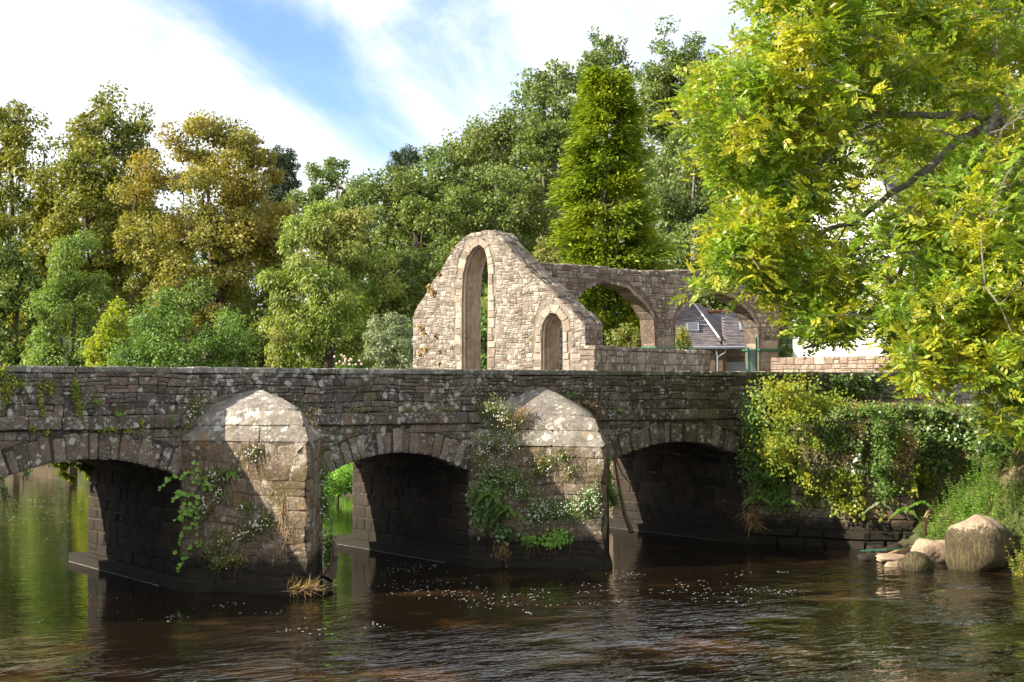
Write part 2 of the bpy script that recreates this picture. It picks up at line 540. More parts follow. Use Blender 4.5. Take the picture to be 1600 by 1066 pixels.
L = {}
L['ash'] = leaf_mat('ash_leaves', (0.065, 0.12, 0.015), (0.14, 0.215, 0.022), (0.27, 0.30, 0.03), 0.42, tip=((0.34, 0.30, 0.025), 0.85, 0.9), spec=0.6, rough=0.38)
L['oak'] = leaf_mat('oak_leaves', (0.04, 0.066, 0.016), (0.085, 0.122, 0.026), (0.155, 0.185, 0.042), 0.32, tip=((0.17, 0.16, 0.04), 0.35, 0.12))
L['oak2'] = leaf_mat('oak_leaves_light', (0.055, 0.085, 0.026), (0.105, 0.145, 0.042), (0.18, 0.21, 0.07), 0.32)
L['lime'] = leaf_mat('lime_leaves', (0.08, 0.09, 0.018), (0.165, 0.155, 0.03), (0.26, 0.225, 0.055), 0.35, tip=((0.25, 0.165, 0.035), 0.55, 0.2))
L['chestnut'] = leaf_mat('chestnut_leaves', (0.055, 0.075, 0.014), (0.115, 0.13, 0.022), (0.19, 0.18, 0.03), 0.35, tip=((0.20, 0.17, 0.02), 0.5, 0.16))
L['willow'] = leaf_mat('willow_leaves', (0.07, 0.11, 0.025), (0.12, 0.17, 0.035), (0.20, 0.25, 0.06), 0.4)
L['yellow'] = leaf_mat('yellow_leaves', (0.11, 0.15, 0.02), (0.19, 0.22, 0.022), (0.28, 0.28, 0.03), 0.45)
L['hazel'] = leaf_mat('hazel_leaves', (0.05, 0.09, 0.018), (0.09, 0.15, 0.03), (0.15, 0.21, 0.05), 0.35)
L['cherry'] = leaf_mat('cherry_leaves', (0.065, 0.105, 0.015), (0.13, 0.18, 0.03), (0.22, 0.25, 0.06), 0.4, tip=((0.26, 0.20, 0.07), 0.5, 0.3))
L['silver'] = leaf_mat('silver_leaves', (0.10, 0.13, 0.07), (0.17, 0.20, 0.11), (0.28, 0.30, 0.19), 0.25)
L['cypress'] = leaf_mat('cypress_sprays', (0.035, 0.07, 0.008), (0.11, 0.16, 0.012), (0.26, 0.29, 0.02), 0.25, tip=((0.30, 0.30, 0.02), 0.35, 0.5))
L['pine'] = leaf_mat('pine_needles', (0.02, 0.035, 0.015), (0.035, 0.055, 0.02), (0.06, 0.085, 0.03), 0.15)
L['ivy'] = leaf_mat('ivy_leaves', (0.045, 0.08, 0.022), (0.08, 0.13, 0.032), (0.14, 0.185, 0.055), 0.2, spec=0.6, rough=0.35)
L['bramble'] = leaf_mat('bramble_leaves', (0.06, 0.11, 0.012), (0.13, 0.19, 0.02), (0.24, 0.26, 0.03), 0.4, tip=((0.32, 0.26, 0.03), 0.5, 0.9))
L['herb'] = leaf_mat('herb_leaves', (0.06, 0.09, 0.02), (0.11, 0.14, 0.03), (0.18, 0.19, 0.05), 0.35, tip=((0.24, 0.16, 0.07), 0.6, 1.3))
L['fern'] = leaf_mat('fern_fronds', (0.05, 0.10, 0.02), (0.09, 0.16, 0.03), (0.15, 0.22, 0.05), 0.4)
L['nettle'] = leaf_mat('nettle_leaves', (0.07, 0.15, 0.02), (0.13, 0.25, 0.035), (0.20, 0.32, 0.06), 0.4)
L['dry'] = leaf_mat('dry_grass', (0.16, 0.10, 0.04), (0.28, 0.18, 0.08), (0.38, 0.27, 0.14), 0.3)
L['grass'] = leaf_mat('bank_grass', (0.06, 0.09, 0.015), (0.12, 0.15, 0.025), (0.22, 0.20, 0.06), 0.35)

# ------------------------------------------------------------------ ground, river
RIV = np.array([(27, -80), (26.6, -14), (26.4, -9), (26.9, -6.2), (27.9, -4.2), (28.3, -2.8), (27.1, 0), (27.0, 5), (26.2, 12), (26.4, 20), (28, 32), (28, 45), (21, 56),
                (5, 63), (-40, 76), (-190, 110), (-190, 60), (-40, 50), (-12, 40), (-9, 10), (-8.4, 0), (-9, -10), (-16, -80)], float)


def river_sd(x, y):
    """distance to the river's edge, positive on land"""
    P = np.stack([np.ravel(x), np.ravel(y)], -1)
    d = np.full(len(P), 1e9)
    ins = np.zeros(len(P), bool)
    n = len(RIV)
    for i in range(n):
        a, b = RIV[i], RIV[(i + 1) % n]
        ab = b - a
        t = np.clip(((P - a) @ ab) / (ab @ ab), 0, 1)
        d = np.minimum(d, np.linalg.norm(P - (a + t[:, None] * ab), axis=1))
        c = ((a[1] > P[:, 1]) != (b[1] > P[:, 1])) & (P[:, 0] < (b[0] - a[0]) * (P[:, 1] - a[1]) / (b[1] - a[1] + 1e-12) + a[0])
        ins ^= c
    return np.where(ins, -d, d).reshape(np.shape(x))


def ground(x, y):
    x = np.asarray(x, float); y = np.asarray(y, float)
    s = river_sd(x, y)
    wd = 4.6 - 3.4 * np.exp(-((y + 1.4) / 1.6) ** 2) - 3.0 * sstep((y - 0.0) / 1.5) * (1 - sstep((y - 6) / 3.0))
    z = np.where(s > 0, -0.12 + 3.35 * sstep((s + 0.1) / wd), np.maximum(-1.3, s * 0.7 - 0.12))
    kn = sstep((-2.9 - y) / 1.2) * (1 - sstep((-y - 14) / 6))
    z2 = np.where(s > 0, -0.1 + 1.5 * sstep(s / 2.6) + 1.85 * sstep((s - 2.3) / 1.5), z)
    z = z * (1 - kn) + z2 * kn
    dx = x - CAM[0]; dy = y - CAM[1]
    Dv = dx * FH[0] + dy * FH[1]
    Xv = dx * RV[0] + dy * RV[1]
    px = 800 + FPX * Xv / np.maximum(Dv, 1)
    hill = 17.0 * sstep((Dv - 76) / 52.0) * sstep((px - 420) / 520.0) * np.where(Dv > 5, 1, 0)
    far = 10.0 * sstep((Dv - 110) / 80.0)
    z = z + np.where(s > 0, (hill + far) * sstep(s / 12), 0)
    z = z + np.where(s > 0, 0.10 * np.sin(x * 0.9 + 1.3 * np.sin(y * 0.7)) * sstep(s / 1.0) * sstep((Dv - 30) / 10) * (1 - sstep((s - 2.0) / 3.0)), 0)
    return z


def axis(lo, f0, f1, hi, step, big):
    a = list(np.arange(f0, f1, step))
    k, p = step, f0
    left = []
    while p > lo:
        k = min(k * 1.18, big); p -= k; left.append(p)
    k, p = step, f1
    right = [f1]
    while p < hi:
        k = min(k * 1.18, big); p += k; right.append(p)
    return np.array(left[::-1] + a + right)


gx = axis(-190, 24.5, 36.0, 420, 0.3, 9.0)
gy = axis(-78, -13.0, 4.0, 520, 0.33, 9.0)
GX, GY = np.meshgrid(gx, gy)
GZ = ground(GX, GY)
nx, ny = len(gx), len(gy)
idx = np.arange(nx * ny).reshape(ny, nx)
gf = np.stack([idx[:-1, :-1].ravel(), idx[:-1, 1:].ravel(), idx[1:, 1:].ravel(), idx[1:, :-1].ravel()], -1)
def GLOOK(x, y):
    fx = np.interp(x, gx, np.arange(nx)); fy = np.interp(y, gy, np.arange(ny))
    ix = np.minimum(fx.astype(int), nx - 2); iy = np.minimum(fy.astype(int), ny - 2)
    a, b = fx - ix, fy - iy
    return (GZ[iy, ix] * (1 - a) + GZ[iy, ix + 1] * a) * (1 - b) + (GZ[iy + 1, ix] * (1 - a) + GZ[iy + 1, ix + 1] * a) * b


tag(mesh('ground', np.stack([GX.ravel(), GY.ravel(), GZ.ravel()], -1), gf, M['soil'], smooth=True), kind='structure')
tag(mesh('river_water', [(-190, -78, 0), (60, -78, 0), (60, 130, 0), (-190, 130, 0)], [(0, 1, 2, 3)], M['water']), kind='structure')

# ------------------------------------------------------------------ masonry
def emit_stone(poly, mp, d, back, rg, gap=0.012, rot=0.0, bulge=0.008):
    """one stone: polygon in (u,v) -> bevelled block; returns (verts, faces, rnd, area)"""
    P = np.array(poly, float)
    c = P.mean(0)
    n = len(P)
    nxt = np.roll(P, -1, 0)
    area = 0.5 * abs(np.sum(P[:, 0] * nxt[:, 1] - nxt[:, 0] * P[:, 1]))
    ext = P.max(0) - P.min(0)
    m = max(min(ext) * 0.5, 0.01)
    # pull in by the joint, round the corners
    sc = 1 - gap / np.maximum(ext * 0.5, gap * 1.5)
    P = c + (P - c) * sc
    if n == 4:
        Q = []
        for i in range(4):
            a, b, e = P[i - 1], P[i], P[(i + 1) % 4]
            k = rg.uniform(0.10, 0.30) * m
            Q.append(b + (a - b) / (np.linalg.norm(a - b) + 1e-6) * k)
            Q.append(b + (e - b) / (np.linalg.norm(e - b) + 1e-6) * k)
        P = np.array(Q); n = 8
    P = P + rg.normal(0, min(0.008, m * 0.05), P.shape)
    V, F = [], []
    tilt = rg.normal(0, 0.018, 2)
    dd = d * rg.uniform(0.6, 1.25)
    inner = c + (P - c) * (1 - min(0.3, 0.016 / m) - 0.05)
    for p in P: V.append(mp(p[0], p[1], back))
    for p in P: V.append(mp(p[0], p[1], dd * 0.55 + rg.uniform(-.004, .004)))
    for p in inner: V.append(mp(p[0], p[1], dd + (p - c) @ tilt + rg.uniform(-.003, .003)))
    V.append(mp(c[0], c[1], dd + rg.uniform(0, bulge)))
    for r in (0, 1):
        for i in range(n):
            j = (i + 1) % n
            F.append((r * n + i, r * n + j, (r + 1) * n + j, (r + 1) * n + i))
    for i in range(n):
        F.append((2 * n + i, 2 * n + (i + 1) % n, 3 * n))
    return V, F, float(rg.random()), area


def scan(loops, v):
    xs = []
    for lp in loops:
        for i in range(len(lp)):
            (u0, v0), (u1, v1) = lp[i], lp[(i + 1) % len(lp)]
            if (v0 > v) != (v1 > v):
                xs.append(u0 + (v - v0) / (v1 - v0) * (u1 - u0))
    return sorted(xs)


def courses(loops, ch, sw, rg, split=0.25, seed_wave=0.0):
    """irregular coursed stones filling the region; list of quads in (u,v)"""
    vs = [p[1] for lp in loops for p in lp]
    v, top = min(vs), max(vs)
    out = []
    while v < top - 0.03:
        h = rg.uniform(*ch)
        if top - (v + h) < ch[0] * 0.6: h = top - v
        e = h * 0.04
        cm, ca, cb = scan(loops, v + h / 2), scan(loops, v + e), scan(loops, v + h - e)
        for i in range(0, len(cm) - 1, 2):
            uL, uR = cm[i], cm[i + 1]
            a0, b0 = (ca[i], ca[i + 1]) if len(ca) == len(cm) else (uL, uR)
            a1, b1 = (cb[i], cb[i + 1]) if len(cb) == len(cm) else (uL, uR)
            if abs(a0 - uL) > 2.5 * h: a0 = uL
            if abs(a1 - uL) > 2.5 * h: a1 = uL
            if abs(b0 - uR) > 2.5 * h: b0 = uR
            if abs(b1 - uR) > 2.5 * h: b1 = uR
            if uR - uL < 0.06: continue
            cuts = [(a0, a1)]
            u = uL
            while True:
                u += rg.uniform(*sw)
                if u > uR - sw[0] * 0.7: break
                j = rg.normal(0, 0.02)
                cuts.append((u + j, u - j))
            cuts.append((b0, b1))
            for k in range(len(cuts) - 1):
                (l0, l1), (r0, r1) = cuts[k], cuts[k + 1]
                if rg.random() < split and h > ch[0] * 1.1:
                    f = rg.uniform(0.4, 0.6)
                    lm, rm = l0 + (l1 - l0) * f, r0 + (r1 - r0) * f
                    out.append([(l0, v), (r0, v), (rm, v + h * f), (lm, v + h * f)])
                    out.append([(lm, v + h * f), (rm, v + h * f), (r1, v + h), (l1, v + h)])
                else:
                    out.append([(l0, v), (r0, v), (r1, v + h), (l1, v + h)])
        v += h
    return out


def lay(stones, parent, name, mat, limit=290, keep=None):
    """stones as parts, the largest first; what is left joined"""
    if keep is None:
        def keep(s):
            x, y = proj(np.mean(np.array(s[0]), 0))
            return -60 < x[0] < 1660 and -60 < y[0] < 1120
    vis = [s for s in stones if keep(s)]
    ids = set(id(s) for s in vis)
    rest = [s for s in stones if id(s) not in ids]
    vis.sort(key=lambda s: -s[3])
    rest += vis[limit:]
    for s in vis[:limit]:
        mesh(name, s[0], s[1], mat, parent, rnd=s[2])
    if rest:
        V, F, R = join([(s[0], s[1], s[2]) for s in rest])
        tag(mesh(name + '_infill', V, F, mat, parent, rnd=R), kind='stuff')


def wavy(mp, amp=0.015, seed=0.0):
    def f(u, v, w_):
        du = amp * math.sin(v * 7.1 + u * 1.3 + seed)
        dw = amp * math.sin(u * 2.3 + seed * 1.7) + amp * 0.6 * math.sin(u * 6.1 - v * 3.0 + seed)
        return mp(u + du, v + dw, w_)
    return f


# ------------------------------------------------------------------ the bridge
rg = np.random.default_rng(11)
ARCH = [(3.2, 1.75, 2.10, 0.40), (10.1, 1.85, 2.13, 0.42), (16.8, 1.8, 2.04, 0.46), (24.7, 2.15, 2.12, 0.44), (-3.8, 1.8, 2.05, 0.4)]   # centre x, half span, spring z, rise
PIERS = [(13.45, 3.1, 2.84, 3.46, 3.42, 3.85, -2.27, -1.95), (20.55, 3.9, 2.60, 3.22, 3.36, 3.88, -2.27, -1.95), (6.65, 3.3, 2.84, 3.46, 3.42, 3.85, -2.27, -1.95)]
bridge = thing('stone_bridge', 'old lichen-spotted stone bridge with low arches and pointed piers crossing the river', 'bridge', (16, 2.4, 0))
SB, ST, PT = 3.08, 3.34, 4.27      # string bottom, string top, parapet top


def front(u, v, w_): return np.array([u, -w_, v])


def arc_pts(a, n=18, dr=0.0):
    cx_, hs, zs, ri = a
    R = (hs * hs + ri * ri) / (2 * ri)
    cz = zs + ri - R
    th = math.asin(hs / R)
    return [(cx_ + (R + dr) * math.sin(t), cz + (R + dr) * math.cos(t)) for t in np.linspace(-th, th, n)]


def elev(z0, z1, x0, x1, dr=0.0):
    pts = [(x0, z1), (x0, z0)]
    for a in sorted(ARCH):
        if a[0] - a[1] < x0 or a[0] + a[1] > x1: continue
        ap = arc_pts(a, 18, dr)
        pts.append((ap[0][0], z0)); pts += ap; pts.append((ap[-1][0], z0))
    pts += [(x1, z0), (x1, z1)]
    return pts


V, F = prism(elev(-1.3, SB + 0.2, -9.5, 27.2), front, 0.0, -5.1)
core = mesh('bridge_body', V, F, M['core'], bridge, rnd=0.5)
mesh('road_deck', *box((10.5, 2.55, 3.29), (47, 4.3, 0.03)), M['road'], bridge)
# parapets: near one runs on past the last arch
mesh('parapet_core', *box((11.8, 0.235, 3.68), (42.4, 0.36, 1.06)), M['core'], bridge, rnd=0.5)
mesh('parapet_core', *box((11.0, 4.885, 3.68), (41.0, 0.36, 1.06)), M['core'], bridge, rnd=0.5)
st = []
# string course
u = -9.4
while u < 27.3:
    l = rg.uniform(0.5, 1.0)
    st.append(emit_stone([(u, SB), (u + l, SB), (u + l, ST), (u, ST)], wavy(front, 0.006), 0.10, -0.06, rg, 0.006))
    u += l
lay(st, bridge, 'string_stone', M['bridge'])
# parapet stones
pr = courses([[(-9.4, ST), (33.0, ST), (33.0, PT - 0.13), (-9.4, PT - 0.13)]], (0.13, 0.24), (0.14, 0.5), rg, 0.35)
st = [emit_stone(p, wavy(front, 0.02, 1.0), 0.014, -0.04, rg, 0.006) for p in pr]
lay(st, bridge, 'parapet_stone', M['bridge'], 295)
# coping
st = []
u = -9.4
while u < 33.0:
    l = rg.uniform(0.3, 0.85)
    st.append(emit_stone([(u, PT - 0.13), (u + l, PT - 0.13), (u + l, PT + rg.normal(0, 0.006)), (u, PT)], front, 0.035, -0.46, rg, 0.008))
    u += l
lay(st, bridge, 'coping_stone', M['coping'])
st = []
u = -9.4
while u < 31.3:
    l = rg.uniform(0.5, 0.9)
    st.append(emit_stone([(u, PT - 0.13), (u + l, PT - 0.13), (u + l, PT), (u, PT)], lambda a, b_, c_: np.array([a, 5.1 + c_, b_]), 0.02, -0.46, rg, 0.008))
    u += l
V, F, R = join([s[:3] for s in st])
tag(mesh('far_coping', V, F, M['coping'], bridge, rnd=R), kind='stuff')
# arch rings
st = []
for a in ARCH:
    cx_, hs, zs, ri = a
    R_ = (hs * hs + ri * ri) / (2 * ri)
    cz = zs + ri - R_
    th = math.asin(hs / R_)
    ts = [-th]
    while ts[-1] < th - 0.045:
        ts.append(min(ts[-1] + rg.uniform(0.036, 0.062) * 4.0 / R_, th))
    for t0, t1 in zip(ts[:-1], ts[1:]):
        ro = R_ + rg.uniform(0.42, 0.52)
        j = rg.normal(0, 0.004)
        st.append(emit_stone([(cx_ + r * math.sin(t + j), min(cz + r * math.cos(t + j), SB - 0.004)) for r, t in ((R_ - 0.02, t0), (R_ - 0.02, t1), (ro, t1), (ro, t0))], front, 0.03, -0.35, rg, 0.009))
lay(st, bridge, 'arch_stone', M['arch'])
# spandrels
sp_out = elev(1.2, SB - 0.01, -9.4, 27.15, 0.50)
pr = courses([sp_out], (0.13, 0.22), (0.2, 0.5), rg, 0.15)
st = [emit_stone(p, front, 0.014, -0.04, rg, 0.006) for p in pr]
lay(st, bridge, 'spandrel_stone', M['arch'])
# inside of the arches: coursed side walls and footings
st = []
for k, a in enumerate(ARCH):
    for sd in (1, -1):
        X = a[0] + sd * a[1]
        mp = (lambda u, v, w_, X=X, sd=sd: np.array([X - sd * w_, u, v]))
        pr = courses([[(0.02, -0.2), (5.08, -0.2), (5.08, a[2] - 0.02), (0.02, a[2] - 0.02)]], (0.2, 0.32), (0.3, 0.8), rg, 0.1)
        st += [emit_stone(p, mp, 0.025, -0.03, rg, 0.012) for p in pr]
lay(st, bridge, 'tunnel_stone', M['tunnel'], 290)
fo = []
for a in ARCH:
    X = a[0] + a[1]
    poly = [(X - 0.20, 5.75), (X - 0.22, 4.0), (X - 0.17, 2.0), (X - 0.2, -0.3), (X - 0.05, -0.7), (X + 0.35, -0.7), (X + 0.35, 5.75)]
    V, F = prism(poly, lambda u, v, w_: np.array([u, v, w_]), -1.2, 0.19)
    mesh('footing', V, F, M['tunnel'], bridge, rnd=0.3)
CUTL = []     # planes of the left faces, for the plants
for pi, (xc, wd, zl, zb, zw, zp, ya, yb) in enumerate(PIERS):
    h = wd / 2 - 0.02
    tri = [(xc - h, 0.0), (xc - 0.10, ya + 0.06), (xc + 0.10, ya + 0.06), (xc + h, 0.0)]
    V, F = prism([(p[0], p[1] + (0 if p[1] == 0 else 0.05)) for p in tri], lambda u, v, w_: np.array([u, v, w_]), -1.2, zl)
    mesh('cutwater_body', V, F, M['cutcore'], bridge, rnd=0.5)
    # stones on both faces; the nose stones come out of the left-hand courses
    for sd in (-1, 1):
        A = np.array([xc + sd * h, 0.0, 0.0]); B = np.array([xc + sd * 0.03, ya, 0.0])
        ln = np.linalg.norm(B - A)
        e = (B - A) / ln
        nrm = np.array([e[1], -e[0], 0.0]) * (1 if sd < 0 else -1)
        if nrm[1] > 0: nrm = -nrm
        if sd < 0: CUTL.append((A, e, nrm, ln))
        mp = (lambda u, v, w_, A=A, e=e, nrm=nrm: A + e * u + nrm * (w_ - 0.0) + ZV * v)
        pr = courses([[(0.0, 0.02), (ln, 0.02), (ln, zl), (0.0, zl)]], (0.2, 0.38), (0.22, 0.66), rg, 0.3)
        st = [emit_stone(p, wavy(mp, 0.035, pi), 0.014, -0.06, rg, 0.004, bulge=0.02) for p in pr]
        lay(st, bridge, 'cutwater_stone', M['cut'], 140)
    # plinth at the water
    o = 0.09
    poly = [(xc - h - o * 0.3, 0.0), (xc - 0.16, ya - o), (xc + 0.16, ya - o), (xc + h + o * 0.3, 0.0)]
    V, F = prism(poly, lambda u, v, w_: np.array([u, v, w_]), -1.2, 0.13)
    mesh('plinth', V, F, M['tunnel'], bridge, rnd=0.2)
    # cap: a battered course of big blocks under a rendered pyramid
    for sd in (-1, 1):
        A0 = np.array([xc + sd * (h + 0.05), -0.0, zl]); B0 = np.array([xc, ya - 0.05, zl])
        A1 = np.array([xc + sd * (h - (0.42 if sd < 0 else 0.62)), -0.0, zw]); B1 = np.array([xc, yb, zb])
        e0 = np.cross(B0 - A0, A1 - A0); e0 /= np.linalg.norm(e0)
        if e0[1] > 0: e0 = -e0
        cuts = [0.0, 0.30, 0.62, 1.0] if sd < 0 else [0.0, 0.45, 1.0]
        for r0, r1 in ((0.0, 0.5), (0.5, 1.0)):
            cc_ = list(cuts)
            if r0 > 0: cc_ = [0.0, 0.42, 1.0]
            for t0, t1 in zip(cc_[:-1], cc_[1:]):
                lw, hw = 2.4, 0.7
                mp = (lambda u, v, w_, A0=A0, B0=B0, A1=A1, B1=B1, e0=e0: (A0 + (B0 - A0) * u / 2.4) * (1 - v / 0.7) + (A1 + (B1 - A1) * u / 2.4) * v / 0.7 + e0 * w_)
                s = emit_stone([(t0 * lw, r0 * hw), (t1 * lw, r0 * hw), (t1 * lw, r1 * hw), (t0 * lw, r1 * hw)], mp, 0.015, -0.3, rg, 0.006, bulge=0.02)
                mesh('cap_block', s[0], s[1], M['cap'], bridge, rnd=s[2])
    # pyramid
    n = 7
    base = [np.array([xc - h + 0.40, 0.0, zw]), np.array([xc - 0.02, yb - 0.01, zb]), np.array([xc + h - 0.60, 0.0, zw])]
    ring = []
    for i in range(2):
        for t in np.linspace(0, 1, n, endpoint=(i == 1)):
            ring.append(base[i] * (1 - t) + base[i + 1] * t)
    pk = np.array([xc + 0.02, -0.05, zp])
    V, F = [], []
    rows = 5
    for j in range(rows):
        t = j / rows
        for p in ring:
            lift = 0.015 * math.sin(math.pi * t) + rg.normal(0, 0.006)
            V.append(p * (1 - t) + pk * t + ZV * lift + np.array([0, 0, 0.02]))
    m_ = len(ring)
    V.append(pk)
    for j in range(rows - 1):
        for i in range(m_ - 1):
            F.append((j * m_ + i, j * m_ + i + 1, (j + 1) * m_ + i + 1, (j + 1) * m_ + i))
    for i in range(m_ - 1): F.append(((rows - 1) * m_ + i, (rows - 1) * m_ + i + 1, rows * m_))
    for p in ring: V.append(p + ZV * -0.12)
    k0 = rows * m_ + 1
    for i in range(m_ - 1): F.append((k0 + i, k0 + i + 1, i + 1, i))
    mesh('cap_top', V, F, M['capmortar'], bridge, rnd=0.5, smooth=True)

# ------------------------------------------------------------------ wing wall on the right bank
wing = thing('wing_wall', 'old stone retaining wall half hidden by brambles at the right end of the bridge', 'wall', (27.8, -1.5, 0))
wp = [(27.0, 0.06), (28.25, -2.75), (29.15, -3.5)]
segs = []
for (a, b) in zip(wp[:-1], wp[1:]):
    A = np.array([a[0], a[1], 0.0]); B = np.array([b[0], b[1], 0.0])
    ln = np.linalg.norm(B - A); e = (B - A) / ln
    nrm = np.array([e[1], -e[0], 0.0])
    if nrm[0] > 0: nrm = -nrm
    mp = (lambda u, v, w_, A=A, e=e, nrm=nrm: A + e * u + nrm * (w_ - v * 0.04) + ZV * v)
    segs.append((A, e, nrm, ln, mp))
    V, F = prism([(0, -1.2), (ln, -1.2), (ln, 3.0), (0, 3.12)], mp, 0.0, -0.5)
    mesh('wall_core', V, F, M['core'], wing, rnd=0.5)
    pr = courses([[(0, 0.4), (ln, 0.4), (ln, 2.98), (0, 3.1)]], (0.18, 0.32), (0.25, 0.6), rg, 0.15)
    lay([emit_stone(p, mp, 0.03, -0.05, rg, 0.012) for p in pr], wing, 'stone', M['cut'], 150)
    pr = courses([[(-0.1, -0.1), (ln + 0.1, -0.1), (ln + 0.1, 0.42), (-0.1, 0.42)]], (0.25, 0.3), (0.5, 1.0), rg, 0.0)
    lay([emit_stone(p, mp, 0.14, -0.1, rg, 0.01) for p in pr], wing, 'footing_stone', M['tunnel'], 60)

# ------------------------------------------------------------------ chapel gable
TH = math.radians(38.0)
gd = math.cos(TH) * RV - math.sin(TH) * FH       # along the wall to the right
gn = math.sin(TH) * RV + math.cos(TH) * FH       # into the wall
G0 = W(780, 603.1, 56.0); G0[2] = 0.0
GT = 1.1


def gmap(u, v, w_): return G0 + gd * u + gn * (-w_) + ZV * v


def guv(px, py):
    P = onplane(px, py, G0, gn)
    return float((P - G0) @ gd), float(P[2])


gable = thing('chapel_gable', 'sunlit ruined chapel gable wall with a tall pointed window and sloping stone coping', 'ruin', G0 + ZV * 3.2)
left_top = [guv(*p) for p in [(645.6, 503), (650, 485), (660, 473), (671, 453), (679, 438), (689, 427), (700, 404), (712, 387), (729, 371), (746, 364), (766, 362)]]
right_top = [guv(*p) for p in [(777, 368), (800, 395), (829, 426), (854, 448), (879, 472), (905, 498), (914, 508)]]
uL = left_top[0][0]; uR = right_top[-1][0]
uR2 = guv(926, 560)[0]
win1 = [guv(*p) for p in [(722, 590), (722, 470), (724, 428), (730, 404), (739, 388), (750, 381.5), (757, 388), (761.5, 402), (763.5, 428), (763, 480), (762, 590)]]
win2 = [guv(*p) for p in [(846, 590), (846, 530), (847, 510), (853, 496), (862, 488.5), (871, 491), (878, 500), (880, 515), (880, 590)]]


def gable_outline(grow=0.0, zb=3.0):
    o = [(uL, zb)] + left_top + right_top + [(uR, zb)]
    a, b = win1, win2
    def og(wn):
        c = sum(p[0] for p in wn) / len(wn)
        return [(p[0] + (grow if p[0] > c else -grow), p[1] + (grow if 0 < i < len(wn) - 1 and abs(p[0] - c) < 0.35 else 0)) for i, p in enumerate(wn)]
    b2, a2 = og(b)[::-1], og(a)[::-1]
    b2[0] = (b2[0][0], zb); b2[-1] = (b2[-1][0], zb); a2[0] = (a2[0][0], zb); a2[-1] = (a2[-1][0], zb)
    return o + b2 + a2


V, F = prism(gable_outline(0.2), gmap, 0.0, -GT)
mesh('wall_core', V, F, M['gablecore'], gable, rnd=0.5)
V, F = prism([(uL + 0.01, 2.9), (uL + 0.01, 4.4), (uR - 0.01, 4.4), (uR - 0.01, 2.9)], gmap, -0.02, -GT + 0.02)
mesh('wall_base', V, F, M['gablecore'], gable, rnd=0.5)
rg = np.random.default_rng(5)
pr = courses([gable_outline(0.36, 4.3)], (0.12, 0.25), (0.10, 0.34), rg, 0.42)
lay([emit_stone(p, wavy(gmap, 0.035, 2.0), 0.022, -0.05, rg, 0.008, bulge=0.025) for p in pr], gable, 'stone', M['gable'], 295)


# coping over the wall head, laid across the thickness
def path_map(path, basemap, w_in=0.0):
    P = np.array(path)
    sg = np.linalg.norm(np.diff(P, axis=0), axis=1)
    cs = np.concatenate([[0], np.cumsum(sg)])

    def f(s, t, w_):
        i = int(np.clip(np.searchsorted(cs, s) - 1, 0, len(sg) - 1))
        k = (s - cs[i]) / sg[i]
        p = P[i] * (1 - k) + P[i + 1] * k
        e = (P[i + 1] - P[i]) / sg[i]
        nn = np.array([-e[1], e[0]])
        return basemap(p[0] + nn[0] * w_, p[1] + nn[1] * w_, -t)
    return f, cs[-1]


top_path = left_top + right_top
pm, ln = path_map(top_path, gmap)
pr = courses([[(0, -0.03), (ln, -0.03), (ln, GT + 0.02), (0, GT + 0.02)]], (0.2, 0.42), (0.25, 0.55), rg, 0.1)
lay([emit_stone(p, pm, 0.05 * rg.uniform(0.4, 2.0), -0.05, rg, 0.012, bulge=0.03) for p in pr], gable, 'coping_stone', M['gabletop'], 200)
# right-hand end face
em = lambda u, v, w_: gmap(uR + w_, v, -u)
pr = courses([[(0.0, 4.3), (GT, 4.3), (GT, right_top[-1][1]), (0, right_top[-1][1])]], (0.2, 0.36), (0.25, 0.5), rg, 0.1)
lay([emit_stone(p, em, 0.04, -0.05, rg, 0.012) for p in pr], gable, 'end_stone', M['arcade'])


